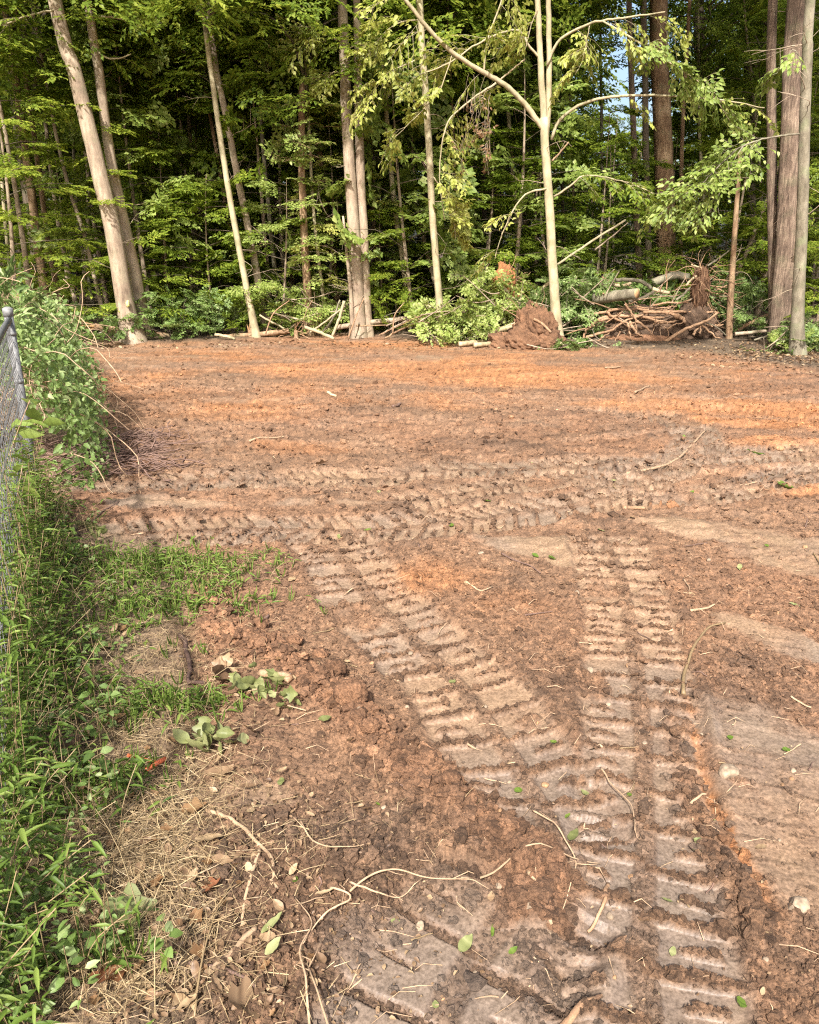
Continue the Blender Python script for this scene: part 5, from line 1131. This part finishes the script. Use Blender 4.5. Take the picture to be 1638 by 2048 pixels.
# ------------------------------------------------------------------ single stones and clods
def stone(px, py, wpx, hpx, name, label, cat, matl='stone', group=None, seed=0, flat=.7, col=None, amp=.22):
    g = gp(px, py); z = float(hz(g[0], g[1])[0]); k = mpp(g[1], 0); a = wpx * k / 2; b = a * .8; c = max(hpx * k / 2, a * .45)
    V, F = ico(2); r = np.random.default_rng(seed + int(px))
    nz = fbm(V[:, 0] * 1.5 + px, V[:, 1] * 1.5 + V[:, 2] * 1.3 + py, seed, 3, .6) - .5
    # chip a few flat facets
    for _ in range(5):
        n_ = unit(r.normal(size=3)); dcut = r.uniform(.62, .85); o = V @ n_ - dcut; V = V - np.where(o > 0, o, 0)[:, None] * n_
    V = V * (1 + amp * 2 * nz)[:, None] * [a, b, c]; ang_ = r.uniform(0, 3.1); R = np.array([[math.cos(ang_ * .3), -math.sin(ang_ * .3), 0], [math.sin(ang_ * .3), math.cos(ang_ * .3), 0], [0, 0, 1]]); V = V @ R.T
    at_ = {'soil': np.tile(col if col is not None else (.3, .2, .1), (len(V), 1)), 'smoothness': np.zeros(len(V))}
    o = add(name, npmesh(name, V, F, at_, True), M[matl]); o.location = (g[0], g[1], z + c * .2)
    return tag(o, label, cat, group)
for a in [(820, 1522, 40, 28, 'stone', 'wedge shaped ochre stone on the earth ridge', 'stone', 'ochre'), (1456, 1552, 48, 32, 'stone', 'pale round stone beside the raw slot right of the tracks', 'stone', 'stone'), (1596, 1815, 46, 40, 'stone', 'large pale stone near the lower right edge', 'stone', 'stone'),
        (1024, 1660, 30, 22, 'stone', 'tan rounded stone at the low end of the earth ridge', 'stone', 'stone'), (1076, 1705, 24, 16, 'stone', 'flat tan stone in the ridge crumbs just below the rounded one', 'stone', 'stone'), (840, 1836, 20, 30, 'stone', 'oblong pale stone in the churned earth', 'stone', 'stone'), (1221, 1822, 20, 18, 'pebble', 'pale pebble on a smooth pad between the lower tracks', 'pebble', 'stone'),
        (310, 1585, 24, 16, 'pebble', 'orange brown lump in the straw below the orange scrap', 'stone', 'ochre'), (460, 1300, 18, 14, 'pebble', 'ochre pebble at the upper end of the earth ridge', 'pebble', 'ochre'), (1058, 1830, 34, 18, 'stone', 'flat brown stone beside the pinkish stick', 'stone', 'stone'), (1000, 1770, 22, 16, 'stone', 'small tan stone left of the pinkish stick', 'stone', 'stone'), (1180, 1336, 20, 12, 'pebble', 'small pale pebble left of the right track, upper', 'pebble', 'stone'), (1090, 1560, 18, 12, 'pebble', 'small ochre pebble between the two near tracks', 'pebble', 'ochre'), (1556, 902, 24, 16, 'clod', 'orange clod on the far mud at right', 'clod', 'ochre')]:
    stone(*a)
for a in [(702, 1424, 66, 56, 'clod', 'big fibrous red brown clod on the middle of the earth ridge', 'clod'), (668, 1356, 46, 44, 'clod', 'dark rounded clod just above the big fibrous clod', 'clod'), (740, 1478, 40, 32, 'clod', 'reddish clod just below the big fibrous clod', 'clod'), (520, 1260, 36, 28, 'clod', 'rusty clod near the upper end of the earth ridge', 'clod'), (640, 1310, 34, 26, 'clod', 'rusty clod right of the upper earth ridge', 'clod'), (590, 1290, 32, 24, 'clod', 'crumbly clod in the upper earth ridge', 'clod'), (800, 1555, 36, 26, 'clod', 'dark clod below the wedge shaped ochre stone', 'clod'), (900, 1600, 40, 26, 'clod', 'dark clod in the lower earth ridge', 'clod'), (960, 1640, 34, 22, 'clod', 'reddish clod at the low end of the earth ridge', 'clod')]:
    g = gp(a[0], a[1]); k = mpp(g[1], 0); z = float(hz(g[0], g[1])[0])
    o = lump('clod', None, (g[0], g[1], z + a[3] * k * .22), (a[2] * k / 2, a[2] * k * .42, a[3] * k / 2), C_RED * (1.0 if 'dark' not in a[5] else .7), int(a[0]), .32, sub=ico(3), f=2.0); tag(o, a[5], 'clod', 'large clods on the earth ridge')
for k in range(46):
    px, py = rc.uniform(640, 1630), 1080 + 940 * rc.random()
    stone(px, py, rc.uniform(8, 15), rc.uniform(6, 10), 'pebble', 'small pale pebble lying loose on the mud', 'pebble', ['stone', 'ochre'][k % 2], 'loose pebbles on the mud', k)
# ------------------------------------------------------------------ sticks, vines and roots on the ground
def gstick(name, label, L, r0, r1, matl, cat='stick', group=None, lift=.008, n=6, up=None, twigs=0):
    P = spline(np.array([gp(x, y)[:2] for x, y in L]), max(10, 5 * len(L))); P += np.column_stack([np.convolve(np.r_[0, 0, np.cumsum(rc.normal(size=len(P) - 2)) * r0 * .35, 0, 0], np.ones(3) / 3, 'valid') for _ in (0, 1)])
    z = hz(P[:, 0], P[:, 1]); z = np.convolve(np.r_[z[:1], z[:1], z, z[-1:], z[-1:]], np.ones(5) / 5, 'valid'); z = np.maximum(z, hz(P[:, 0], P[:, 1]) - r0 * .3) + r0 * .7 + lift * .5; z = np.convolve(np.r_[z[:1], z[:1], z, z[-1:], z[-1:]], np.ones(5) / 5, 'valid')
    if up is not None: z = z + np.interp(np.linspace(0, 1, len(P)), np.linspace(0, 1, len(up)), up)
    Q = np.column_stack([P, z]); b = Q[0].copy()
    V, T3, Q4 = tube(Q - b, np.linspace(r0, r1, len(Q)), n, .10, True, int(L[0][0]), .05)
    if not twigs:
        o = add(name, npmesh(name, V, [T3, Q4], {'rnd': np.full(len(V), .32)}), M[matl], None, b); return tag(o, label, cat, group)
    e = empty(name, b, label, cat, group); add('main_stem', npmesh('main_stem', V, [T3, Q4], {'rnd': np.full(len(V), .32)}), M[matl], e)
    for k in range(twigs):
        i = int(rc.uniform(.25, .9) * len(Q)); d = unit(np.array([rc.normal(), rc.normal(), .25])) * rc.uniform(.03, .08)
        V, T3, Q4 = tube(np.array([Q[i], Q[i] + d * .5 + rc.normal(size=3) * .004, Q[i] + d]) - b, [r0 * .5, r0 * .4, r0 * .2], 4); add('twig', npmesh('twig', V, [T3, Q4], {'rnd': np.full(len(V), .5)}), M[matl], e)
for a in [('stick', 'long thin bent stick lying across the far wheel ruts at right', [(1252, 950), (1330, 932), (1375, 905), (1412, 866)], .012, .007, 'twig'),
        ('stick', 'pale curved stick arching up right beside the right track', [(1366, 1396), (1370, 1340), (1395, 1288), (1420, 1262), (1452, 1250)], .008, .004, 'straw'),
        ('stick', 'straight pinkish stick in the lower middle', [(1055, 1765), (1080, 1808), (1103, 1846)], .007, .005, 'twig'),
        ('stick', 'pale stick lying on the mud above the curved stick', [(1380, 1228), (1405, 1222), (1428, 1214)], .007, .004, 'twig'),
        ('stick', 'forked pale root running down through the lower left churned earth', [(412, 1622), (450, 1640), (490, 1668), (530, 1700), (552, 1725), (558, 1782)], .007, .004, 'twig'),
        ('stick', 'pale root hanging down from the forked root', [(520, 1705), (508, 1740), (494, 1790), (486, 1852)], .006, .004, 'twig'),
        ('stick', 'short thick stick with a broken end at the lower left', [(512, 1858), (490, 1880), (450, 1920), (400, 1962)], .008, .006, 'twig'),
        ('stick', 'dark bent twig crossing the short thick stick', [(310, 1926), (360, 1928), (420, 1938), (470, 1955), (512, 1978)], .005, .004, 'darktwig'),
        ('stick', 'dark crooked stick at the edge of the grass', [(362, 1278), (376, 1292), (392, 1325), (405, 1345), (422, 1366)], .012, .008, 'darktwig'),
        ('root', 'rust coloured root lying at the foot of the earth ridge', [(520, 1355), (545, 1372), (565, 1384)], .018, .012, 'root'),
        ('stick', 'short dark stick in the upper earth ridge', [(505, 1262), (520, 1250), (538, 1236)], .008, .006, 'darktwig'),
        ('stick', 'thin pale stem standing out of the verge', [(372, 1690), (392, 1740), (402, 1790)], .004, .003, 'twig'),
        ('stick', 'dark twig in the straw at left', [(200, 1735), (215, 1770), (228, 1795)], .005, .003, 'darktwig'),
        ('stick', 'small forked twig on a pad of the right track', [(1375, 1620), (1395, 1608), (1412, 1598)], .005, .003, 'twig'),
        ('stick', 'pale root lying on the lower middle pads', [(1217, 1763), (1210, 1795), (1198, 1815), (1178, 1838)], .006, .004, 'root'),
        ('root', 'splintered root end at the bottom edge', [(1110, 2050), (1150, 2030), (1195, 2005)], .010, .004, 'root'),
        ('stick', 'thin twig lying on the crumbs left of the pale clay patch', [(1003, 1108), (1035, 1125), (1060, 1135), (1082, 1148)], .006, .003, 'darktwig'),
        ('stick', 'pale twig crossing the reddish crumbs', [(930, 1165), (960, 1185), (985, 1175)], .004, .003, 'twig'),
        ('stick', 'short stick lying on the left far mud', [(500, 895), (535, 888), (570, 880)], .010, .006, 'twig'),
        ('stick', 'grey stick on the mud below the vine thicket', [(240, 935), (270, 930), (310, 932)], .012, .008, 'darktwig'),
        ('stick', 'pale chip of wood on the far mud left of centre', [(655, 790), (665, 795), (672, 797)], .018, .014, 'palewood'),
        ('stick', 'dark stick on the far mud in the middle', [(785, 820), (795, 818), (803, 812)], .016, .012, 'darktwig'),
        ('stick', 'stick lying across the far right ruts', [(1270, 788), (1285, 778), (1298, 770)], .012, .008, 'twig'),
        ('stick', 'pale twig near the foot of the forked tree', [(1210, 740), (1228, 738), (1240, 736)], .014, .01, 'twig'),
        ('stick', 'brown root on the cross track in the middle', [(1245, 1025), (1265, 1022), (1290, 1024)], .018, .012, 'root'),
        ('stick', 'thin stem at the right edge of the mud', [(1580, 1400), (1600, 1412), (1622, 1420)], .004, .003, 'twig'),
        ('stick', 'long bowed stem lying on the mud below the fence post', [(185, 1050), (205, 1030), (222, 1022), (240, 1015)], .006, .003, 'darktwig')]:
    gstick(*a)
for lab, L in [('thin trailing vine curving through the churned earth, upper loop', [(600, 1640), (615, 1680), (650, 1708), (700, 1705), (735, 1692)]), ('thin trailing vine running level across the lower middle', [(700, 1790), (745, 1765), (800, 1755), (870, 1752), (940, 1750)]), ('thin vine stretched right across the lower ridge', [(960, 1752), (1040, 1747), (1120, 1740), (1200, 1730)]), ('brown vine looping down between the lower tracks', [(1065, 1620), (1100, 1655), (1130, 1700), (1150, 1740), (1138, 1790), (1125, 1820)]),
        ('thin vine rising from the bottom edge left of centre', [(620, 2050), (612, 1980), (600, 1920), (625, 1860), (590, 1800)]), ('second thin vine at the bottom edge left of centre', [(660, 2050), (630, 1990), (605, 1930)]), ('pale vine at the bottom edge in the straw', [(390, 2040), (410, 1930), (440, 1830), (475, 1760)]), ('long thin vine running down the lower middle pads', [(1200, 1545), (1225, 1580), (1260, 1620), (1275, 1680), (1282, 1672)]), ('thin vine across the lower left earth', [(700, 1770), (750, 1800), (800, 1790), (830, 1765)]), ('curved vine at lower left by the dry leaves', [(660, 1780), (700, 1810), (640, 1850), (600, 1900)]),
        ('fine vine lying in front of the fence post', [(60, 1020), (110, 1022), (118, 1040), (80, 1052)]), ('fine dry vine below the fence post', [(70, 1060), (120, 1035), (150, 1028)])]:
    gstick('vine', lab, L, .0032, .0012, 'straw' if 'pale' in lab else 'twig', 'vine', lift=.02, up=[0, .015, .02, .01, 0], twigs=2)
for k in range(46):
    px, py = rc.uniform(560, 1630), 900 + 1100 * rc.random(); a = rc.uniform(0, 6.28); l = rc.uniform(18, 60)
    gstick('twig', 'thin short twig lying loose on the mud', [(px, py), (px + math.cos(a) * l * .5 + rc.normal() * 4, py + math.sin(a) * l * .3), (px + math.cos(a) * l, py + math.sin(a) * l * .5)], .0028 if py > 1250 else .005, .0015, ['twig', 'darktwig', 'straw'][k % 3], 'twig', 'loose twigs on the mud', n=4)
fbg = Bag()
for k in range(520):
    y = 1.1 + 5 * rc.random() ** 1.5; x = rc.uniform(-.5, .55) * (.95 * y + .5); z = float(0); a = rc.uniform(0, 6.28); l = rc.uniform(.02, .10)
    P = np.array([[x, y], [x + math.cos(a) * l * .5 + rc.normal() * .01, y + math.sin(a) * l * .5], [x + math.cos(a) * l, y + math.sin(a) * l]]); fbg.tube(np.column_stack([P, [0, rc.uniform(0, .02), 0]]), [.0014, .0012, .0007], 3, cap=False)
V = np.vstack(fbg.V); V[:, 2] += hz(V[:, 0], V[:, 1]) + .003; fbg.V = [V]
tag(add('root_fibres', fbg.mesh('root_fibres'), M['twig']), 'fine root fibres and stems strewn over the mud', 'root fibres', None, 'stuff')
# orange scrap
e = empty('orange_scrap', gp(300, 1535), 'bright orange plastic pieces lying in the straw at left', 'plastic scrap')
for L, r in ([(257, 1522), (285, 1527), (312, 1533)], .006), ([(293, 1549), (312, 1537), (332, 1524)], .008):
    P = np.array([gp(*p) for p in L]); P[:, 2] = hz(P[:, 0], P[:, 1]) + .022; V, T3, Q4 = tube(spline(P, 6), r, 10); add('tube', npmesh('tube', V - np.array(e.location), [T3, Q4]), M['orange'], e)
# ------------------------------------------------------------------ fallen leaves
def leafmesh(seed, lobed=False, curl=.5, aspect=.55):
    r = np.random.default_rng(seed); nu, nv = 9, 7; V = np.zeros((nu, nv, 3))
    for i in range(nu):
        u = i / (nu - 1); wd = math.sin(math.pi * min(max(u, .02), .985) ** .8) ** .75 * aspect * (1 + (.38 * math.sin(u * 12.5 + 1) if lobed else 0))
        for j in range(nv):
            v = (j / (nv - 1) - .5); x, y = u, v * wd; k = curl * 2.2
            V[i, j] = (x - .5, y, .0)
            V[i, j, 2] = curl * ((u - .5) ** 2 * .7 + abs(v) ** 1.3 * wd * 1.0) + .03 * math.sin(u * 17 + seed) * (.4 + abs(v)) + r.normal() * .008
    q = [[i * nv + j, i * nv + j + 1, (i + 1) * nv + j + 1, (i + 1) * nv + j] for i in range(nu - 1) for j in range(nv - 1)]
    return npmesh('leaf_blade', V.reshape(-1, 3), np.array(q), {'rnd': np.clip(np.full(nu * nv, .5) + np.repeat(r.normal(size=nu) * .08, nv), 0, 1)})
LV = {k: [leafmesh(s + 70 * q, lo, cu * (.6 + .35 * q), asp) for q in range(3)] for s, (k, lo, cu, asp) in enumerate([('flat', False, .25, .55), ('curl', False, .8, .6), ('lobe', True, .4, .85), ('round', False, .2, .8), ('strip', False, .4, .28)])}
def fallen(px, py, L, kind, matl, label, group=None, rz=None, tilt=.25, lift=.022, name='fallen_leaf', root=None, cat='leaf'):
    me = LV[kind][int(rc.integers(3))]; g = gp(px, py); z = float(hz(g[0], g[1])[0])
    o = bpy.data.objects.new(name, me); COL.objects.link(o)
    if not me.materials: me.materials.append(M['deadleaf'])
    o.material_slots[0].link = 'OBJECT'; o.material_slots[0].material = M[matl]
    o.scale = (L,) * 3; o.rotation_euler = (rc.normal() * tilt, rc.normal() * tilt, rc.uniform(0, 6.28) if rz is None else rz); o.location = (g[0], g[1], z + lift)
    if root is not None: o.parent = root; o.location = np.array(o.location) - np.array(root.location); return o
    return tag(o, label, cat, group)
def cluster(px, py, n, sx_, sy_, L, matl, label, hup=.06):
    g = gp(px, py); z = float(hz(g[0], g[1])[0]); e = empty('wilted_sprig', (g[0], g[1], z), label, 'sprig')
    V, T3, Q4 = tube([(-.06, 0, .01), (0, .01, .02), (.07, -.01, .012)], .003, 5); add('stem', npmesh('stem', V, [T3, Q4]), M['twig'], e)
    for k in range(n): fallen(px + rc.normal() * sx_, py + rc.normal() * sy_, L * rc.uniform(.6, 1.15), ['lobe', 'curl', 'flat'][k % 3], matl, None, None, None, .7, .015 + hup * rc.random(), 'leaf', e)
cluster(425, 1498, 17, 26, 13, .085, 'wilt', 'drooping bunch of wilted green leaves beside the orange scrap')
cluster(520, 1392, 16, 32, 12, .075, 'wilt', 'wilted pale sprig of leaves against the foot of the earth ridge')
cluster(455, 1365, 7, 16, 9, .085, 'deadleaf', 'bronze dry leaves at the top of the wilted pale sprig')
cluster(575, 1425, 9, 26, 8, .055, 'wilt', 'small wilted leaves right of the wilted pale sprig')
cluster(175, 1095, 9, 26, 14, .10, 'wilt', 'limp pale leaves at the far corner of the grass')
for a in [(262, 1832, .13, 'lobe', 'wilt', 'large lobed pale green leaf lying on the straw', None, .4), (225, 1958, .095, 'lobe', 'rustleaf', 'rust orange dry leaf at the lower left', None, .6), (152, 1500, .10, 'curl', 'deadleaf', 'curled tan leaf among the green weeds', None, 1.3), (185, 1412, .085, 'curl', 'deadleaf', 'tan curled leaf on the grass edge, upper left', None, .8), (225, 1452, .10, 'lobe', 'brownleaf', 'crumpled brown leaf left of the wilted bunch', None, .3), (440, 1552, .09, 'flat', 'deadleaf', 'tan leaf just below the wilted bunch', None, .2), (368, 1548, .075, 'strip', 'deadleaf', 'narrow tan leaf standing beside the wilted bunch', None, 1.4), (500, 1580, .07, 'strip', 'deadleaf', 'pale narrow leaf on the bare mud below the wilted sprig', None, .5), (390, 1625, .075, 'lobe', 'brownleaf', 'dark red brown leaf at the edge of the straw', None, .2), (420, 1692, .08, 'flat', 'deadleaf', 'broad tan leaf above the forked root', None, .1),
        (445, 1728, .06, 'flat', 'deadleaf', 'cream oval leaf left of the forked root', None, .1), (424, 1783, .065, 'lobe', 'rustleaf', 'small dark red leaf in the lower straw', None, .4), (545, 1858, .07, 'strip', 'wilt', 'pale green pointed leaf by the short thick stick', None, .9), (650, 1792, .05, 'strip', 'deadleaf', 'rolled pale leaf in the churned earth', None, .3), (548, 1912, .05, 'flat', 'wilt', 'small pale leaf in the churned earth at the bottom', None, .9), (1148, 1661, .045, 'round', 'wilt', 'bright heart shaped green leaf between the near tracks', None, .9), (932, 1872, .055, 'flat', 'wilt', 'pale oval leaf on the smooth pads at the bottom', None, .9), (985, 1852, .035, 'strip', 'stilt', 'small bright green blade on the smooth pads at the bottom', None, 1.4),
        (205, 1310, .11, 'flat', 'deadleaf', 'broad tan leaf lying on the grass edge', None, .1), (252, 1285, .075, 'strip', 'deadleaf', 'tan curled strip standing in the short grass', None, 1.2), (645, 936, .10, 'lobe', 'deadleaf', 'pale leaf lying alone on the mid mud left of centre', None, .1), (485, 1670 - 690, .1, 'round', 'deadleaf', 'pale leaf on the level track at left', None, .1), (1510, 912, .16, 'strip', 'stilt', 'green leafy scrap on the far mud at right', None, .0), (1570, 978, .13, 'lobe', 'stilt', 'green sprig scrap beside the dark clods at right', None, .3), (370, 1985, .09, 'lobe', 'deadleaf', 'wide tan leaf at the bottom edge', None, .3), (490, 2010, .10, 'lobe', 'deadleaf', 'light brown lobed leaf at the bottom left of centre', None, .5), (650, 1450, .05, 'flat', 'wilt', 'cream folded leaf just left of the big fibrous clod', None, .6), (470, 1212, .07, 'strip', 'deadleaf', 'pale upright leaf at the top of the earth ridge', None, 1.7)]:
    fallen(a[0], a[1], a[2], a[3], a[4], a[5], a[6], a[7])
for k in range(170):
    px, py = rc.normal(360, 150), 1250 + 790 * rc.random()
    if px < 10: continue
    fallen(px, py, rc.uniform(.018, .05), ['flat', 'curl', 'lobe', 'strip'][k % 4], ['deadleaf', 'deadleaf', 'brownleaf', 'deadleaf'][k % 4], 'small dry leaf scrap among the straw at left', 'small dry leaves in the straw', tilt=.4)
for k in range(60):
    px, py = rc.uniform(560, 1620), 880 + 1130 * rc.random() ** 1.0
    fallen(px, py, rc.uniform(.018, .035) * (1 if py > 1250 else 1.6), ['flat', 'round'][k % 2], ['wilt', 'stilt', 'deadleaf'][k % 3], 'tiny leaf dropped on the mud', 'tiny leaves dropped on the mud', lift=.008)
# litter mats: right edge of the clearing, verge
lbag = Bag()
def litter(n, f, L0, L1):
    xy = np.array([gp(*f())[:2] for _ in range(n)]); z = hz(xy[:, 0], xy[:, 1]); az = rc.uniform(0, 6.28, n)
    D = np.stack([np.cos(az), np.sin(az), rc.normal(size=n) * .25], 1); N = unit(rc.normal(size=(n, 3)) * .4 + [0, 0, 1]); L = rc.uniform(L0, L1, n)
    leaves(lbag, np.column_stack([xy, z + .012]), D, N, L, L * .6, np.clip(rc.normal(.5, .25, n), 0, 1), True, 1.5)
litter(1300, lambda: (1660 - abs(rc.normal()) * 130, 712 + 14 * rc.normal()), .03, .075)
litter(700, lambda: (rc.uniform(120, 1400), 693 + rc.normal() * 4), .03, .08)
litter(900, lambda: (rc.normal(300, 140), rc.uniform(1260, 2040)), .008, .028)
litter(500, lambda: (rc.normal(620, 150), rc.uniform(1560, 2040)), .006, .02)
litter(350, lambda: (rc.uniform(700, 1630), rc.uniform(1080, 2040)), .004, .012)
tag(add('leaf_litter', lbag.mesh('leaf_litter'), M['deadleaf']), 'tan leaf litter and chips along the clearing edge and verge', 'leaf litter', None, 'stuff')
